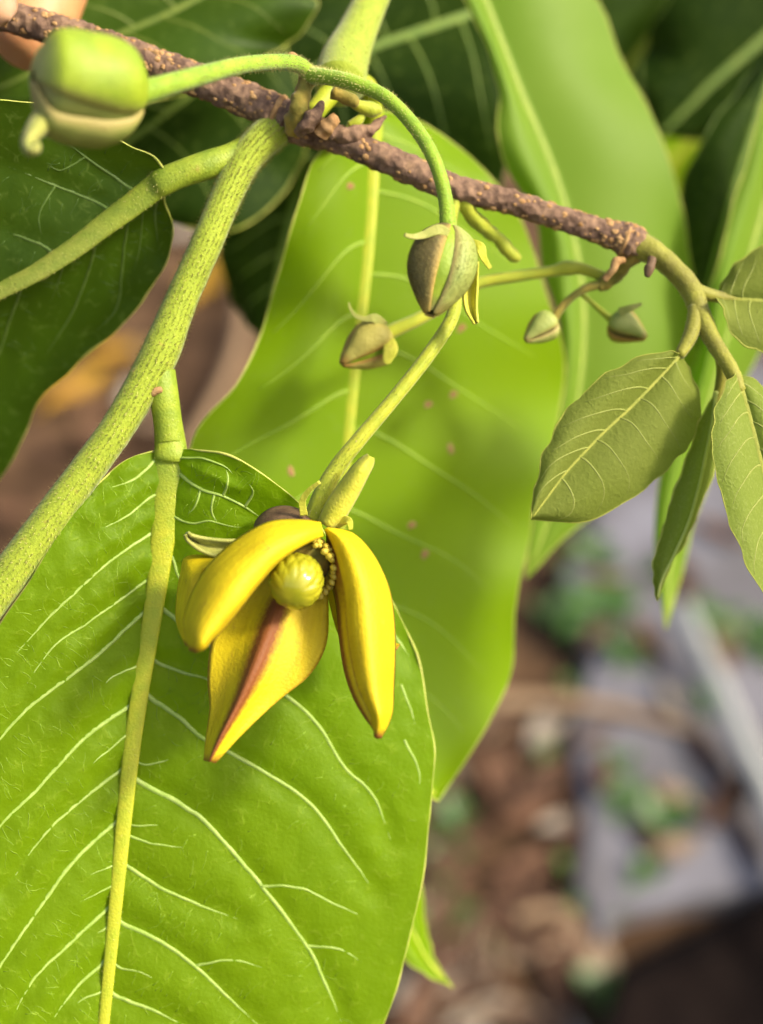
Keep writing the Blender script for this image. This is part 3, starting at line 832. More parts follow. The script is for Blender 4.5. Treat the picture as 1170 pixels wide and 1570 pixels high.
leaf(rows3(Ad, lambda t: 12 + 4 * t, lambda t: 12 - 9 * math.sin(math.pi * t) + 4 * t, lambda t: 13 + 8 * math.sin(math.pi * t * .8) * min(1, t / .4) - (9 * math.sin(math.pi * t / .34) if t < .34 else 0) + 2 * t),
     "leaf_front", fb, nrow=170, ncol=46, fine=.5, quilt=0.9, bulge=2.0, wave=1.2, wfreq=7, label="broad bright green leaf with pale branching veins hanging behind the flower",
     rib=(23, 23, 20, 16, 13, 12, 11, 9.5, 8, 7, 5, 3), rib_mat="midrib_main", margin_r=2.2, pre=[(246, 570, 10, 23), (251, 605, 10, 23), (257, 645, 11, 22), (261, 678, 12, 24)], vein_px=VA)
tube("petiole_scar", [(229, 606, 8.2, 4), (238, 600, 7.6, 6), (248, 597, 7.5, 4)], M["lenticel"], fb, rough=.4)
tube("leaf_blemish", [(48, 925, 8.5, 2), (52, 912, 8.0, 5), (60, 898, 7.8, 2)], M["lenticel"], fb, rough=.4)

# leaf behind, out of focus
Bd = [((572, 165),) * 3, ((571, 200), (525, 200), (640, 185)), ((570, 250), (482, 245), (715, 235)), ((567, 320), (455, 320), (775, 300)), ((560, 410), (430, 410), (815, 380)),
      ((550, 500), (405, 500), (848, 480)), ((540, 590), (365, 585), (865, 580)), ((532, 680), (300, 665), (850, 680)), ((524, 770), (285, 760), (818, 770)), ((520, 860), (300, 850), (806, 850)),
      ((525, 950), (340, 940), (790, 940)), ((545, 1040), (410, 1030), (782, 1040)), ((585, 1120), (500, 1120), (748, 1110)), ((630, 1180), (590, 1190), (712, 1170)), ((672, 1228),) * 3]
leafB, SB = leaf(rows3(Bd, lambda t: 42 + 4 * t, lambda t: 36 + 4 * t, lambda t: 45 + 16 * math.sin(math.pi * t) + 4 * t), "leaf_back", fb, nrow=80, ncol=22, bulge=2.5, wave=3.6, wfreq=16, phase=1.0,
     label="large glowing green leaf out of focus behind the buds", rib=(13, 6), veins=8, vein_mat="vein_back", vein_r=3.4, margin_r=1.8, sep=False, adv=.14)
sv, sf = [], []
for (u, v) in [(693, 605), (655, 620), (690, 688), (630, 805), (445, 722), (706, 503), (650, 850), (535, 285)]:
    c = P((u, v, 38)); d = (c - CAM).normalized()
    hit = None
    bv = BVHTree.FromPolygons([tuple(q.co + WORLD_LOC[leafB.name]) for q in leafB.data.vertices], [tuple(p.vertices) for p in leafB.data.polygons])
    hit = bv.ray_cast(CAM, d)
    if hit[0] is None: continue
    c = hit[0] - d * 0.0001; n_ = len(sv)
    sv.append(c - d * .0003)
    for k in range(9):
        a = k / 9 * 6.283; r = MM * 9 * (1 + .3 * math.sin(k * 5 + u))
        sv.append(c + RIGHT * math.cos(a) * r + UP * math.sin(a) * r)
    sf += [(n_, n_ + 1 + k, n_ + 1 + (k + 1) % 9) for k in range(9)]
obj("blemishes", sv, sf, M["lenticel"], leafB, kind="stuff")

Td = [((470, 1050),) * 3, ((500, 1130), (450, 1140), (550, 1120)), ((545, 1230), (480, 1250), (610, 1215)), ((590, 1330), (535, 1360), (640, 1315)), ((630, 1420), (600, 1450), (652, 1410)), ((660, 1478), (648, 1490), (668, 1470)), ((694, 1514),) * 3]
leaf(rows3(Td, lambda t: 62, lambda t: 58, lambda t: 66), "leaf_back", fb, nrow=40, ncol=10, bulge=2, label="light green leaf whose tip peeps out below the broad leaf", rib=(7, 3), margin_r=1.5,
     pre=[(482, 180, 22, 10), (520, 300, 50, 9), (480, 600, 60, 8), (460, 900, 62, 8)])
# young twig at the right
TW = [(975, 374, 22, 23), (1003, 388, 21, 19), (1032, 412, 20, 17), (1058, 442, 19, 17), (1074, 482, 17, 15), (1094, 524, 15, 13), (1118, 562, 13, 12), (1136, 600, 12, 10)]
tube("green_twig", TW, M["twig_green"], fb, n=70, seg=16, rough=.06, hairs=700, hair_len=4, hair_mat=M["hair"], label="greenish young twig bending down at the end of the branch")
tube("petiole", [(1052, 438, 19, 14), (1080, 450, 19, 11), (1120, 458, 20, 8), (1160, 461, 20, 7)], M["twig_green"], fb)
tube("petiole", [(1064, 470, 17, 9), (1064, 495, 16, 12), (1056, 520, 15, 11), (1042, 545, 14, 8)], M["twig_green"], fb, hairs=250, hair_len=4, hair_mat=M["hair"])
tube("petiole", [(1098, 530, 16, 9), (1108, 560, 18, 10), (1104, 590, 19, 8), (1096, 620, 20, 6)], M["twig_green"], fb)
tube("twig_scar", [(1000, 398, 17, 7), (996, 412, 16, 8), (992, 424, 16, 4)], M["brown"], fb, rough=.4)

Ed = [((1042, 542),) * 3, ((1028, 560), (1015, 538), (1055, 562)), ((1000, 590), (962, 555), (1072, 600)), ((965, 626), (910, 590), (1073, 640)), ((928, 660), (866, 632), (1055, 682)),
      ((895, 694), (840, 680), (1020, 722)), ((865, 727), (826, 725), (970, 762)), ((838, 763), (816, 765), (900, 800)), ((814, 796),) * 3]
leaf(rows3(Ed, lambda t: 14 - 3 * t, lambda t: 11 - 1 * t, lambda t: 17 - 4 * t), "leaf_young", fb, nrow=56, ncol=14, bulge=2.2, label="small olive green young leaf hanging from the twig",
     rib=(5, 2), rib_mat="rib_young", veins=7, vein_mat="vein_young", vein_r=1.5, margin="rib_young", margin_r=1.1, adv=.22)
Fd = [((1128, 572),) * 3, ((1138, 600), (1112, 592), (1165, 588)), ((1152, 650), (1094, 635), (1205, 640)), ((1167, 710), (1092, 690), (1240, 710)), ((1182, 770), (1106, 760), (1262, 790)),
      ((1196, 830), (1128, 825), (1270, 860)), ((1212, 900), (1160, 895), (1266, 930)), ((1232, 1000),) * 3]
leaf(rows3(Fd, lambda t: 12 - 2 * t, lambda t: 8 - 4 * t, lambda t: 14 - 2 * t), "leaf_young_pale", fb, nrow=56, ncol=14, bulge=2, label="pale downy young leaf at the tip of the twig",
     rib=(8, 3), rib_mat="rib_young", veins=8, vein_mat="vein_young", vein_r=1.5, margin="rib_young", margin_r=1.1, adv=.22)
Md = [((1098, 456),) * 3, ((1115, 458), (1106, 436), (1112, 480)), ((1145, 460), (1130, 402), (1124, 515)), ((1185, 463), (1175, 374), (1158, 535)), ((1230, 467), (1230, 370), (1205, 548)), ((1280, 472), (1285, 400), (1262, 540)), ((1340, 480),) * 3]
leaf(rows3(Md, lambda t: 20 - 2 * t, lambda t: 22, lambda t: 14), "leaf_young", fb, nrow=48, ncol=12, bulge=2, label="small young leaf with sunken veins beside the twig tip",
     rib=(6, 3), rib_mat="rib_young", veins=6, vein_mat="vein_young", vein_r=1.5, margin="rib_young", margin_r=1.1, adv=.2)
Gd = [((1098, 600),) * 3, ((1094, 640), (1075, 640), (1110, 640)), ((1084, 690), (1058, 690), (1104, 690)), ((1072, 745), (1036, 745), (1088, 740)), ((1056, 800), (1018, 800), (1068, 795)),
      ((1034, 850), (1005, 855), (1040, 848)), ((1015, 890), (1002, 892), (1018, 892)), ((1008, 921),) * 3]
leaf(rows3(Gd, lambda t: 17, lambda t: 19, lambda t: 25), "leaf_young_pale", fb, nrow=44, ncol=10, bulge=1, label="narrow folded young leaf hanging edge on from the twig",
     rib=(3.5, 2), rib_mat="midrib_pale", veins=0, margin_r=2)

# ------------------------------------------------------------------ buds
def bud(parent, base, tip, R, lobes, prof, core_mat, label, name="flower_bud", twist=0.0, core=0.9, seg=12, squash=1.0, nh=22):
    """lobes: (angle from the side that faces the viewer, half width, material, scale)"""
    r = empty(name, P(base), parent, label)
    B, T = P(base), P(tip)
    a = (T - B); H = a.length; a.normalize()
    f = -FWD; f = (f - a * f.dot(a)).normalized()
    s = a.cross(f)
    sc = MM * (DIST + base[2] * .001) / DIST
    def rad(h):
        x = h * (len(prof) - 1); i = min(int(x), len(prof) - 2)
        return spline([(p,) for p in prof], 61)[int(round(h * 60))][0]
    cache = [max(0.02, rad(i / (nh - 1))) for i in range(nh)]
    def part(nm, th0, hw, mat, scl, close=False):
        verts, faces, kl = [], [], []
        n = seg * (3 if close else 1)
        for i in range(nh):
            h = i / (nh - 1)
            for k in range(n + (0 if close else 1)):
                if close:
                    th = 2 * math.pi * k / n; rr = cache[i] * R * sc * scl; e = 0
                else:
                    q = -1 + 2 * k / n
                    th = th0 + q * hw * (1 - .25 * h) + twist * h
                    e = abs(q)
                    rr = cache[i] * R * sc * scl * (1.06 - 0.10 * e ** 2 - 0.12 * e ** 8)
                rr *= 1 + .07 * noise.noise(Vector((math.cos(th) * 1.6, math.sin(th) * 1.6, h * 3 + base[0])))
                p = B + a * (H * h * (1.0 if close is False else .97)) + (f * math.cos(th) * squash + s * math.sin(th)) * rr
                verts.append(p)
                kl.append(max(e ** 5, max(0, (h - .82) * 4)))
        w = n + (0 if close else 1)
        for i in range(nh - 1):
            for k in range(n):
                k2 = (k + 1) % w if close else k + 1
                faces.append((i * w + k, i * w + k2, (i + 1) * w + k2, (i + 1) * w + k))
        o = obj(nm, verts, faces, M[mat], r, attrs={"keel": kl})
        if not close:
            m = o.modifiers.new("thick", 'SOLIDIFY'); m.thickness = 5 * MM; m.offset = 0
            m2 = o.modifiers.new("sub", 'SUBSURF'); m2.levels = 1; m2.render_levels = 1
            if R > 40:
                rh = random.Random(int(base[0] + th0 * 9)); hv, hf = [], []
                for _ in range(2600):
                    fc = faces[rh.randrange(len(faces))]
                    q = Vector(verts[fc[0]]).lerp(verts[fc[1]], rh.random()).lerp(Vector(verts[fc[3]]).lerp(verts[fc[2]], rh.random()), rh.random())
                    ctr = B + a * (q - B).dot(a)
                    dv = ((q - ctr).normalized() + a * rh.uniform(.1, .9) + s * rh.uniform(-.3, .3)).normalized()
                    q = q + (q - ctr).normalized() * 2.3 * MM
                    sd = dv.cross(a).normalized() * .3 * MM
                    b0 = len(hv); hv += [q - sd, q + sd, q + dv * rh.uniform(2.5, 5) * MM]; hf.append((b0, b0 + 1, b0 + 2))
                obj("fuzz", hv, hf, M["hair"], r, smooth=False, kind="stuff")
        return o
    part("bud_core", 0, 0, core_mat, core, True)
    for (th0, hw, mat, scl) in lobes:
        part("petal", th0, hw, mat, scl)
    return r

def flap(name, pts, mat, parent, thick=2.0, n=26, kcol=5, cup=0.0, up=None):
    """small strap-like sepal: pts (u, v, d, half width)."""
    S = spline(pts, n); verts, faces = [], []
    for i in range(n):
        a, b = S[max(i - 1, 0)], S[min(i + 1, n - 1)]
        t = Vector((b[0] - a[0], b[1] - a[1])); t.normalize()
        sx, sy = -t.y, t.x
        for k in range(-kcol, kcol + 1):
            q = k / kcol
            verts.append(P((S[i][0] + sx * q * S[i][3], S[i][1] + sy * q * S[i][3], S[i][2] + cup * q * q)))
    w = 2 * kcol + 1
    for i in range(n - 1):
        for k in range(w - 1):
            faces.append((i * w + k, i * w + k + 1, (i + 1) * w + k + 1, (i + 1) * w + k))
    o = obj(name, verts, faces, M[mat], parent)
    m = o.modifiers.new("thick", 'SOLIDIFY'); m.thickness = thick * MM; m.offset = 0
    return o

BARREL = [0.30, 0.74, 0.93, 1.0, 0.99, 0.90, 0.72, 0.46, 0.16]
# bud hanging in front of the branch
b1 = bud(fb, (690, 350, 0), (660, 482, -3), 49, [(0.95, 1.0, "bud_olive", 1.0), (-1.15, .95, "bud_pale", 1.0), (3.1, 1.0, "bud_olive", 1.0)], BARREL, "bud_green",  # olive brown, with shade painted into the left lobe and light into the right
         "olive brown flower bud with green seam hanging on a curved stalk")
tube("stalk", [(470, 116, 12, 13), (500, 118, 9, 12), (545, 128, 6, 12), (595, 152, 4, 11), (640, 200, 2, 11), (668, 250, 0, 11), (683, 305, 0, 11.5), (688, 358, 0, 14)], M["stalk"], b1,
     n=60, seg=14, hairs=1500, hair_len=5, hair_mat=M["hair"])
flap("sepal", [(688, 358, -4.6, 5), (672, 352, -5.2, 8), (650, 360, -5.5, 6), (634, 363, -6, 4), (620, 360, -6.5, 2.5)], "sepal_dull", b1, 4)
flap("sepal", [(722, 372, 1, 6), (736, 380, 0, 8), (742, 396, -1, 5), (752, 412, -1, 3)], "sepal", b1, 4)
flap("sepal", [(728, 400, 3, 5), (722, 440, 4, 10), (722, 470, 4, 9), (730, 496, 3, 3)], "sepal", b1, 4, cup=-1.5)

# big bud close to the camera
b2 = bud(fb, (214, 146, -19), (50, 116, -27), 68, [(0.45, 1.42, "bud_green", 1.04), (-1.85, .92, "bud_pale", 1.12), (2.75, 1.0, "bud_green", 1.07)],
         [0.45, 0.82, 0.98, 1.04, 1.06, 1.05, 1.0, 0.84, 0.10], "bud_pale", "large round green bud in front of the branch beside the fingers", seg=16)
tube("stalk", [(474, 112, 12, 12), (455, 98, 9, 12), (420, 95, 4, 12), (365, 101, -4, 13), (300, 118, -12, 15), (245, 134, -17, 17), (205, 146, -19, 20)], M["stalk"], b2,
     n=60, seg=16, hairs=1500, hair_len=5, hair_mat=M["hair"])
flap("sepal", [(85, 165, -24, 18), (65, 185, -27, 17), (50, 205, -29, 12), (42, 220, -30, 8), (46, 230, -31, 7), (56, 228, -31, 5), (55, 218, -30, 3)], "sepal_dull", b2, 5, cup=2)

# small golden bud behind
CONE = [0.35, 0.85, 1.0, 0.95, 0.84, 0.70, 0.52, 0.32, 0.08]
b3 = bud(fb, (592, 512, 26), (524, 558, 22), 37, [(0.35, 1.1, "bud_gold", 1.0), (2.5, 1.1, "bud_olive", 1.0), (-1.8, 1.0, "bud_gold", .98)], CONE, "bud_green",
         "small pointed golden bud in front of the back leaf midrib")
tube("stalk", [(935, 428, 27, 8), (895, 413, 28, 9), (870, 411, 28, 12), (845, 416, 28, 9), (790, 424, 28, 9), (730, 436, 28, 9), (680, 468, 27, 9), (640, 490, 26, 10), (605, 506, 26, 11), (588, 514, 26, 11)], M["stalk_yellow"], b3, n=70, seg=12)
flap("sepal", [(590, 500, 22, 7), (575, 488, 21, 7), (560, 489, 21, 4), (545, 484, 21, 3), (537, 472, 21, 2), (535, 464, 21, 1.5)], "sepal_dull", b3, 3)
flap("sepal", [(596, 520, 22, 8), (599, 535, 21, 11), (595, 550, 21, 8), (596, 558, 21, 4)], "sepal", b3, 3)

b4 = bud(fb, (848, 490, 26), (806, 522, 24), 22, [(0.4, 1.1, "bud_pale", 1.0), (2.5, 1.1, "bud_olive", 1.0), (-1.8, 1.1, "bud_pale", 1.0)], CONE, "bud_olive", "small dark pointed bud on a thin dark stalk")
tube("stalk", [(928, 436, 26, 6), (895, 444, 26, 6), (868, 464, 26, 6), (846, 492, 26, 8)], M["stalk_brown"], b4, n=30)
b5 = bud(fb, (938, 490, 30), (990, 518, 28), 25, [(-0.2, 1.1, "bud_pale", 1.0), (2.2, 1.1, "bud_gold", 1.0), (-2.3, 1.1, "bud_olive", 1.0)], CONE, "bud_olive", "small bud with a bright tip on a faint thin stalk")
tube("stalk", [(920, 432, 27, 5), (890, 445, 30, 4), (912, 468, 31, 4), (938, 491, 30, 6)], M["stalk_yellow"], b5, n=30)
flap("sepal", [(950, 478, 26, 6), (968, 472, 25, 5), (984, 466, 25, 2)], "sepal_dull", b5, 3)
# knuckles of the side spur carrying these
tube("spur", [(978, 382, 22, 16), (962, 402, 23, 12), (945, 420, 25, 12), (928, 434, 26, 11), (918, 442, 26, 6)], M["stalk_brown"], fb, n=36, seg=14, rough=.35)
tube("bud_scale", [(958, 398, 20, 5), (944, 402, 20, 7), (940, 414, 20, 6), (926, 428, 21, 5)], M["lenticel"], fb, rough=.4)
tube("spur", [(712, 300, 19, 13), (718, 322, 20, 13), (738, 345, 22, 12), (762, 364, 24, 10), (785, 390, 25, 10), (797, 398, 25, 5)], M["stalk_yellow"], fb, n=36, seg=12, rough=.35)

# ------------------------------------------------------------------ the flower
fl = empty("flower", P((495, 800, 3)), fb, "open yellow flower with thick hanging petals around a green centre")
tube("stalk", [(700, 296, 19, 10), (690, 345, 18, 10), (694, 410, 14, 10), (696, 478, 10, 10.5), (660, 540, 7, 11), (605, 610, 5, 11), (550, 675, 4, 12), (518, 715, 4, 13), (496, 755, 4, 15), (484, 795, 5, 19)],
     M["stalk_yellow"], fl, n=80, seg=14, hairs=1600, hair_len=4, hair_mat=M["hair"])

def petal(rows, mat, face, bul, keel_in, name="petal", n=46, kcol=10, base_dark=0.0, label=None, kw=0.16):
    """rows: (left, right, keel) each (u, v, d); face=+1: outer side towards the viewer."""
    Ls = spline([r[0] for r in rows], n); Rs = spline([r[1] for r in rows], n); Ks = spline([r[2] for r in rows], n)
    verts, faces, kl = [], [], []
    m = 2 * kcol
    for i in range(n):
        t = i / (n - 1)
        b = bul * math.sin(math.pi * min(1, max(0.04, t * .93 + .05))) ** .6
        for k in range(m + 1):                       # outer side
            s = k / m
            q = list(lerp(Ls[i], Rs[i], s)); q[2] -= face * b * math.sin(math.pi * s) ** .8
            verts.append(P(q)); kl.append(max(max(0, (t - .90) * 7), (.42 if k in (0, m) else 0) * min(1, t * 2)))
        for k in range(1, m):                        # inner side with its ridge
            s = 1 - k / m
            if s > .5: q = list(lerp(Ks[i], Rs[i], (s - .5) * 2))
            else: q = list(lerp(Ls[i], Ks[i], s * 2))
            dd = abs(s - .5)
            q[2] -= face * keel_in * .35 * math.sin(math.pi * min(1, dd * 2)) * math.sin(math.pi * min(1, t + .05))
            q[2] -= face * b * .0
            verts.append(P(q)); kl.append(max(max(0, 1 - dd / kw) * min(1, .25 + 2.5 * t), max(0, (t - .93) * 8), base_dark * max(0, 1 - t / .45)))
    w = 2 * m
    for i in range(n - 1):
        for k in range(w):
            k2 = (k + 1) % w
            faces.append((i * w + k, i * w + k2, (i + 1) * w + k2, (i + 1) * w + k))
    faces.append(tuple(range(w))); faces.append(tuple((n - 1) * w + k for k in range(w)))
    return obj(name, verts, faces, M[mat], fl, attrs={"keel": kl, "across": [(k % w) / w for k in range(len(verts))], "along": [(k // w) / (n - 1) for k in range(len(verts))]}, fix=True, label=label)

# bottom petal, inner face towards the viewer: outer side away
petal([((425, 850, 2), (488, 850, 2), (450, 862, 0)), ((392, 880, 3), (500, 880, 3), (440, 890, 1)), ((350, 930, 3), (504, 935, 2), (424, 930, 0)), ((324, 985, 2), (500, 990, 0), (404, 985, -3)),
       ((318, 1040, 1), (474, 1036, -1), (384, 1035, -5)), ((321, 1085, 0), (425, 1076, -2), (361, 1085, -6)), ((315, 1132, -2), (374, 1124, -4), (337, 1132, -7)), ((312, 1166, -5), (331, 1170, -6), (321, 1168, -7))],
      "petal", -1, 4.0, 4.0, label="petal seen from inside with a rust red ridge", kw=.17)
# left petal
petal([((492, 800, -1), (496, 822, -2), (494, 824, 2)), ((462, 796, -3), (470, 834, -6), (462, 838, 0)), ((412, 799, -4), (430, 858, -9), (426, 866, -3)), ((362, 826, -5), (398, 890, -11), (398, 897, -6)),
       ((322, 862, -6), (370, 924, -13), (372, 930, -9)), ((295, 905, -7), (345, 954, -14), (347, 961, -11)), ((281, 948, -8), (322, 978, -15), (325, 984, -12)), ((284, 976, -10), (312, 992, -15), (314, 996, -13)), ((290, 998, -12), (301, 1000, -14), (300, 1001, -13))],
      "petal", 1, 3.6, 1.0, label="folded petal arching to the side over the centre")
# the far fold of the left petal
petal([((350, 852, 2), (310, 872, -4), (330, 870, 0)), ((288, 852, 3), (302, 900, -4), (292, 880, 1)), ((276, 880, 3), (296, 935, -5), (284, 905, 1)), ((270, 920, 2), (291, 958, -6), (280, 940, 0)),
       ((270, 955, 0), (290, 978, -8), (280, 966, -3)), ((284, 990, -8), (294, 992, -10), (290, 991, -8))],
      "petal", 1, 2.0, .5)
# right petal
petal([((497, 812, 0), (503, 808, 0), (500, 818, 3)), ((508, 832, -1), (540, 816, 1), (500, 842, 4)), ((521, 868, -3), (572, 848, 1), (503, 880, 4)), ((529, 915, -4), (597, 900, 1), (514, 925, 3)),
       ((532, 965, -5), (606, 955, 0), (519, 975, 0)), ((540, 1020, -6), (607, 1010, -1), (527, 1028, -3)), ((551, 1060, -7), (605, 1055, -2), (541, 1070, -5)), ((565, 1090, -8), (603, 1090, -4), (558, 1100, -7)), ((572, 1112, -8), (596, 1112, -5), (570, 1116, -7)), ((573, 1130, -8), (585, 1132, -7), (578, 1133, -7))],
      "petal", 1, 5.0, 2.0, base_dark=1.2, label="long petal hanging with its smooth outer side in view", kw=.35)
# petals at the back
petal([((488, 850, 6), (520, 850, 6), (505, 855, 3)), ((498, 890, 8), (545, 890, 8), (522, 890, 5)), ((506, 930, 9), (570, 935, 8), (535, 930, 5)), ((520, 975, 9), (590, 980, 7), (550, 975, 5)), ((545, 1000, 8), (606, 985, 6), (570, 995, 4)), ((604, 1000, 5), (614, 988, 5), (609, 996, 4))],
      "petal", -1, 2.0, .5)
# brown outer shoulder behind the left petal
petal([((472, 784, 6), (478, 800, 3), (474, 792, 8)), ((440, 775, 7), (452, 812, 2), (446, 795, 10)), ((412, 780, 7), (425, 830, 2), (416, 800, 10)), ((392, 798, 7), (405, 838, 3), (398, 815, 9)), ((388, 820, 6), (398, 838, 4), (392, 830, 7))],
      "brown", 1, 2.5, .5, name="outer_petal", label="brown rounded back of an outer petal")
flap("sepal", [(500, 806, 1, 12), (515, 782, 0, 17), (532, 755, -1, 16), (550, 726, -2, 13), (563, 708, -2, 9), (568, 700, -2, 4)], "sepal", fl, 6, cup=1.6)
flap("sepal", [(466, 790, 2, 6), (464, 768, 1, 5), (474, 752, 0, 4), (490, 739, -1, 2.5)], "sepal", fl, 5)
flap("sepal", [(515, 806, 2, 6), (528, 798, 1, 7), (536, 800, 0, 5), (538, 812, 0, 3)], "sepal", fl, 5)
flap("sepal", [(385, 842, 4, 14), (345, 842, 3, 14), (315, 836, 2, 11), (293, 826, 1, 6), (286, 818, 0, 3)], "sepal_dull", fl, 5, cup=-2)

# receptacle, pistil head and stamens
def ellipsoid(c, axes, radii, nu=12, nv=8):
    verts, faces = [], []
    for j in range(nv + 1):
        ph = math.pi * j / nv
        for i in range(nu):
            th = 2 * math.pi * i / nu
            verts.append(c + axes[0] * radii[0] * math.sin(ph) * math.cos(th) + axes[1] * radii[1] * math.sin(ph) * math.sin(th) + axes[2] * radii[2] * math.cos(ph))
    for j in range(nv):
        for i in range(nu):
            i2 = (i + 1) % nu
            faces.append((j * nu + i, j * nu + i2, (j + 1) * nu + i2, (j + 1) * nu + i))
    return verts, faces
PB, PT = P((470, 852, 4)), P((444, 918, -8))
pa = (PT - PB); PH = pa.length; pa.normalize()
pf = (-FWD - pa * (-FWD).dot(pa)).normalized(); ps = pa.cross(pf)
def pistil():
    nv, nu = 80, 96
    verts, faces = [], []
    K = 52
    cells = [((k * 2.39996) % (2 * math.pi), -1 + 2 * (k + .5) / K) for k in range(K)]
    for j in range(nv + 1):
        ph = math.pi * j / nv
        z = -math.cos(ph)
        prof = math.sin(ph) ** 0.80 * (1.0 + .10 * z)
        for i in range(nu):
            th = 2 * math.pi * i / nu
            best = 9
            for (ct, cz) in cells:
                dt = abs(th - ct); dt = min(dt, 2 * math.pi - dt) * max(.25, prof)
                e = dt * dt + ((z - cz) * .42) ** 2
                if e < best: best = e
            e = math.sqrt(best)
            fadeb = 1 - min(1, max(0, (z - .6) / .4)) * .55
            r = prof * (1 + (0.035 - 0.85 * max(0, e - .10)) * fadeb)
            q = Vector((math.cos(th) * 40 * r, math.sin(th) * 40 * r, z * 46)) * MM
            verts.append(PB + pa * (PH * .58) + pf * q.x + ps * q.y + pa * q.z)
    for j in range(nv):
        for i in range(nu):
            i2 = (i + 1) % nu
            faces.append((j * nu + i, j * nu + i2, (j + 1) * nu + i2, (j + 1) * nu + i))
    obj("pistil", verts, faces, M["pistil"], fl, fix=True, label="wet greenish yellow knobbly pistil head")
pistil()
rs = random.Random(3)
v, f = ellipsoid(PB + pa * PH * .1, (pf, ps, pa), (42 * MM, 42 * MM, 26 * MM), 20, 12)
obj("receptacle", v, f, M["stalk_brown"], fl, fix=True)
for rowi, (h, rr, cnt) in enumerate(((0.0, 30, 20), (.05, 37, 26), (.10, 43, 30), (.16, 48, 34), (.22, 51, 34), (.28, 52, 34), (.34, 51, 34))):
    for k in range(cnt):
        a = 2 * math.pi * (k + .5 * (rowi % 2)) / cnt + rs.uniform(-.05, .05)
        if h > .3 and math.sin(a) > -.2: continue
        out = pf * math.cos(a) + ps * math.sin(a)
        c = PB + pa * (PH * (h + rs.uniform(-.02, .02))) + out * (rr + rs.uniform(-1.5, 1.5)) * MM
        L = (pa * .6 + out * .6).normalized()
        s1 = L.cross(out).normalized(); s2 = L.cross(s1)
        q = rs.uniform(.85, 1.2)
        v, f = ellipsoid(c, (s1, s2, L), (5.0 * MM * q, 4.4 * MM * q, 6.4 * MM * q), 8, 6)
        obj("stamen", v, f, M["stamen"], fl, fix=True)

# ================================================================== LEAFY BRANCHES BEHIND
lb = empty("leafy_branch", P((600, -330, 110)), None, "leafy branch of dark shaded leaves behind the woody branch", "branch")
tube("woody_stem", [(-500, -420, 100, 22), (0, -360, 105, 20), (500, -330, 110, 18), (900, -330, 120, 14), (1000, -330, 125, 10)], M["bark"], lb, n=60, seg=14)
def simple(spec, d0, d1, mat, label, attach, parent, tilt=0, ribm="midrib_dark", rib=(14, 6), wave=3, veins=6, bulge=3, dl=0, dr=0):
    n = len(spec)
    o, S = leaf(rows3(spec, lambda t: d0 + (d1 - d0) * t, lambda t: d0 + (d1 - d0) * t + dl * math.sin(math.pi * t), lambda t: d0 + (d1 - d0) * t + dr * math.sin(math.pi * t)),
         mat, parent, nrow=48, ncol=12, bulge=bulge, wave=wave, wfreq=9, phase=spec[0][0][0] * .01, label=label, rib=rib, rib_mat=ribm, veins=veins, vein_mat=ribm, vein_r=2.5,
         margin="margin" if ribm != "midrib_dark" else "midrib_dark", margin_r=2.0, sep=False)
    b = spec[0][0]
    am = lerp((*b, d0), attach, .5)
    tube("petiole", [(b[0] + (b[0] - spec[1][0][0]) * -.3, b[1] + (b[1] - spec[1][0][1]) * -.3, d0, rib[0]), (*b, d0, rib[0]), (am[0], am[1] , am[2] - 4, rib[0] * 1.1), (*attach, rib[0] * 1.3)], M["midrib_dark" if ribm == "midrib_dark" else "midrib_pale"], parent, n=24)
    return o
simple([((420, -60),) * 3, ((370, -35), (340, -90), (440, -20)), ((310, -5), (230, -100), (488, 5)), ((250, 25), (140, -90), (450, 60)), ((185, 52), (60, -50), (400, 92)), ((110, 85), (0, 10), (320, 130)), ((30, 120), (-60, 80), (200, 160)), ((-60, 160),) * 3],
       62, 58, "leaf_dark", "shaded leaf above the branch with a pale midrib", (480, -330, 110), lb, rib=(9, 4), ribm="midrib_mid", veins=5)
simple([((420, 20),) * 3, ((370, 75), (300, 20), (450, 110)), ((310, 130), (180, 60), (470, 200)), ((240, 185), (80, 130), (440, 290)), ((170, 235), (20, 200), (360, 350)), ((100, 290), (0, 270), (230, 340)), ((40, 340),) * 3],
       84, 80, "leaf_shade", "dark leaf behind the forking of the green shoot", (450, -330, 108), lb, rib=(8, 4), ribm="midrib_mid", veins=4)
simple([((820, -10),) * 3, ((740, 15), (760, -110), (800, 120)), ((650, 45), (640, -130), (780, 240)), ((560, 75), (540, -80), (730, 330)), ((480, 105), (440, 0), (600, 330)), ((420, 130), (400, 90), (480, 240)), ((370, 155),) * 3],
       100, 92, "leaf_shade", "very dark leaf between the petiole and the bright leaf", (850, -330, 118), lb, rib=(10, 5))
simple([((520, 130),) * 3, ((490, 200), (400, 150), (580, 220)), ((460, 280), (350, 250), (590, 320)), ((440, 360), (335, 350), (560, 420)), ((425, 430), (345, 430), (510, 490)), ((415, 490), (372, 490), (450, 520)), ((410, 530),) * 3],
       112, 120, "leaf_shade", "dark olive leaf hanging beside the back leaf", (520, -330, 112), lb)

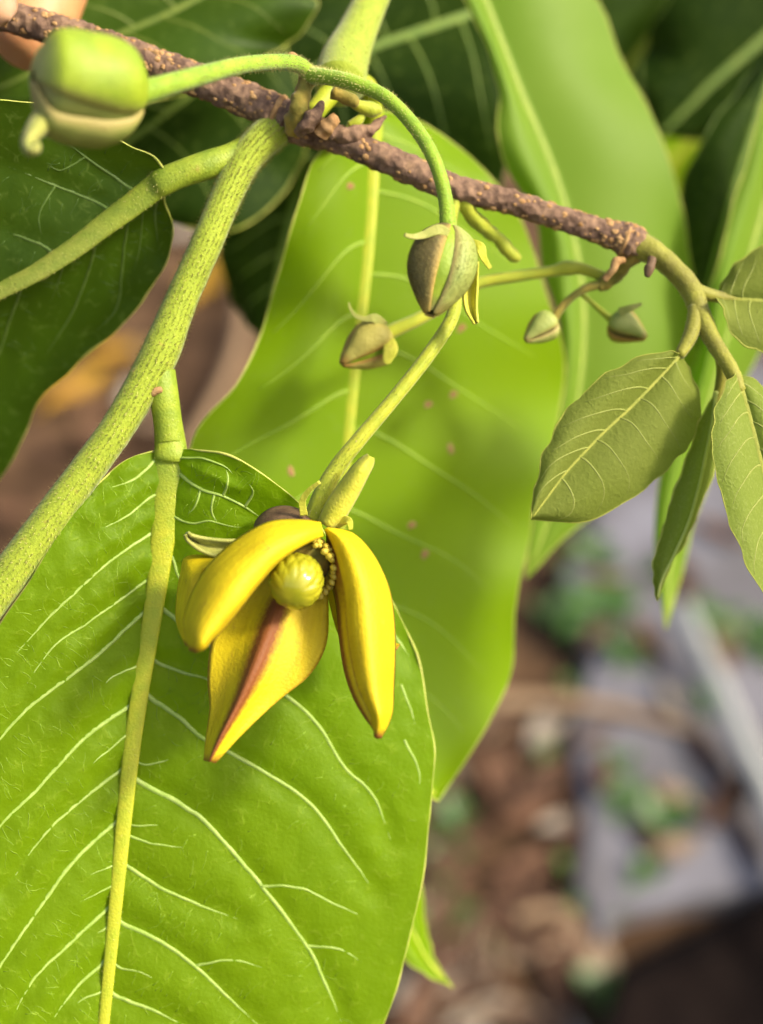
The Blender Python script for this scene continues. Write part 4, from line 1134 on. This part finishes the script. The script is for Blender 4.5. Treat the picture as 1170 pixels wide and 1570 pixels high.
rb = empty("leafy_branch", P((1000, -300, 130)), None, "leafy branch of bright leaves behind the young twig", "branch")
tube("woody_stem", [(620, -300, 90, 14), (760, -300, 100, 18), (1000, -310, 130, 20), (1300, -250, 120, 22), (1800, -200, 110, 24)], M["bark"], rb, n=60, seg=14)
Hd = [((690, -160),) * 3, ((715, -75), (668, -75), (830, -95)), ((742, 0), (712, 0), (912, 0)), ((770, 72), (746, 75), (955, 95)), ((800, 150), (765, 140), (1000, 178)), ((835, 230), (763, 205), (1035, 280)),
      ((862, 305), (783, 268), (1053, 370)), ((882, 385), (818, 325), (1064, 455)), ((893, 470), (832, 410), (1068, 550)), ((890, 565), (860, 505), (1055, 640)), ((872, 680), (850, 620), (1000, 725)), ((842, 790), (812, 770), (885, 808)), ((807, 888),) * 3]
simple(Hd, 64, 74, "leaf_pale", "long pale green leaf crossing behind the branch", (700, -300, 96), rb, rib=(7, 4), ribm="rib_pale_leaf", dl=-2, dr=11, veins=0)
simple([((1260, 0),) * 3, ((1225, 100), (1195, 85), (1300, 120)), ((1200, 210), (1160, 195), (1290, 250)), ((1165, 330), (1127, 305), (1245, 380)), ((1128, 460), (1096, 420), (1190, 490)), ((1090, 600), (1070, 545), (1130, 610)), ((1052, 740), (1020, 690), (1085, 735)), ((1028, 860), (1004, 830), (1050, 860)), ((1021, 965),) * 3],
       70, 78, "leaf_pale", "bright narrow leaf hanging behind the small young leaves", (1270, -255, 120), rb, ribm="rib_pale_leaf", rib=(7, 4), dl=-4, dr=16, veins=0)
simple([((1200, 60),) * 3, ((1165, 170), (1120, 150), (1215, 200)), ((1130, 280), (1050, 275), (1190, 320)), ((1095, 400), (1035, 400), (1150, 430)), ((1072, 500), (1040, 510), (1105, 520)), ((1060, 590),) * 3],
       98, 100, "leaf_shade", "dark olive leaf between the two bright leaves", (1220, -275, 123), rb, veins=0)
simple([((1100, -120),) * 3, ((1060, -40), (980, -120), (1180, -60)), ((1010, 40), (880, -30), (1190, 60)), ((960, 105), (860, 70), (1130, 170)), ((915, 165), (860, 150), (1050, 190)), ((870, 220),) * 3],
       150, 165, "leaf_dark", "blurred dark leaf with a yellow midrib behind the bright leaf", (1110, -290, 128), rb, ribm="midrib", rib=(13, 6), veins=0)
simple([((1200, 60),) * 3, ((1150, 110), (1060, 60), (1190, 160)), ((1090, 180), (960, 130), (1150, 240)), ((1030, 250), (930, 220), (1110, 320)), ((980, 330), (920, 310), (1050, 390)), ((940, 400),) * 3],
       200, 220, "leaf_back", "hazy grey green leaf far behind the bright leaves", (1240, -265, 122), rb, ribm="midrib")
simple([((1300, -60),) * 3, ((1240, -10), (1150, -80), (1280, 60)), ((1170, 60), (1040, -20), (1240, 160)), ((1100, 120), (990, 70), (1180, 210)), ((1050, 170), (985, 140), (1110, 215)), ((1010, 210),) * 3],
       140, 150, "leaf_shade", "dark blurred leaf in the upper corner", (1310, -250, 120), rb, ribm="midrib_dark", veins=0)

# ================================================================== HAND
def hand():
    root = empty("person", P((-200, -500, 40)), None, "person's hand pinching the branch between finger and thumb", "person")
    chains = []
    # (u, v, d, radius)
    wrist = (-520, -1250, 60, 290)
    palm = (-420, -900, 55, 330)
    nodes = [(-640, -1900, 60, 300), wrist, palm]
    edges = [(0, 1), (1, 2)]
    def chain(root_i, pts):
        p = root_i
        for q in pts:
            nodes.append(q); edges.append((p, len(nodes) - 1)); p = len(nodes) - 1
    chain(2, [(-250, -560, 66, 100), (-90, -330, 66, 90), (60, -150, 50, 80), (78, -40, 38, 74), (45, 55, 32, 66), (15, 92, 30, 44)])      # index
    chain(2, [(-400, -520, 80, 100), (-310, -250, 86, 90), (-230, -20, 76, 80), (-190, 90, 58, 70), (-190, 150, 46, 50)])    # middle
    chain(2, [(-520, -520, 80, 95), (-480, -260, 88, 85), (-420, -60, 80, 74), (-370, 40, 62, 64), (-360, 90, 50, 46)])      # ring
    chain(2, [(-640, -580, 70, 80), (-640, -380, 80, 68), (-590, -200, 76, 60), (-540, -110, 62, 50), (-525, -70, 52, 38)])  # little
    chain(1, [(-440, -800, 20, 150), (-380, -480, 0, 110), (-260, -220, -4, 95), (-130, -60, 2, 78), (-62, 2, 6, 52)])       # thumb
    sc = MM
    off = WORLD_LOC[root.name]
    me = bpy.data.meshes.new("hand")
    me.from_pydata([tuple(P(q) - off) for q in nodes], edges, [])
    o = bpy.data.objects.new("hand", me); col.objects.link(o); o.parent = root
    o.modifiers.new("skin", 'SKIN')
    for i, q in enumerate(nodes):
        sv = me.skin_vertices[0].data[i]
        r = q[3] * sc * (DIST + q[2] * .001) / DIST
        sv.radius = (r, r * (0.5 if i < 3 else .95))
        sv.use_root = (i == 2)
    sm = o.modifiers.new("sub", 'SUBSURF'); sm.levels = 2; sm.render_levels = 2
    o.modifiers["skin"].use_smooth_shade = True
    me.materials.append(M["skin"])
    flap("fingernail", [(-120, -75, -6, 30), (-80, -40, -5.4, 42), (-30, 0, -2.5, 42), (5, 22, 1.5, 30), (14, 30, 3, 8)], "nail", root, 6, cup=4)
hand()
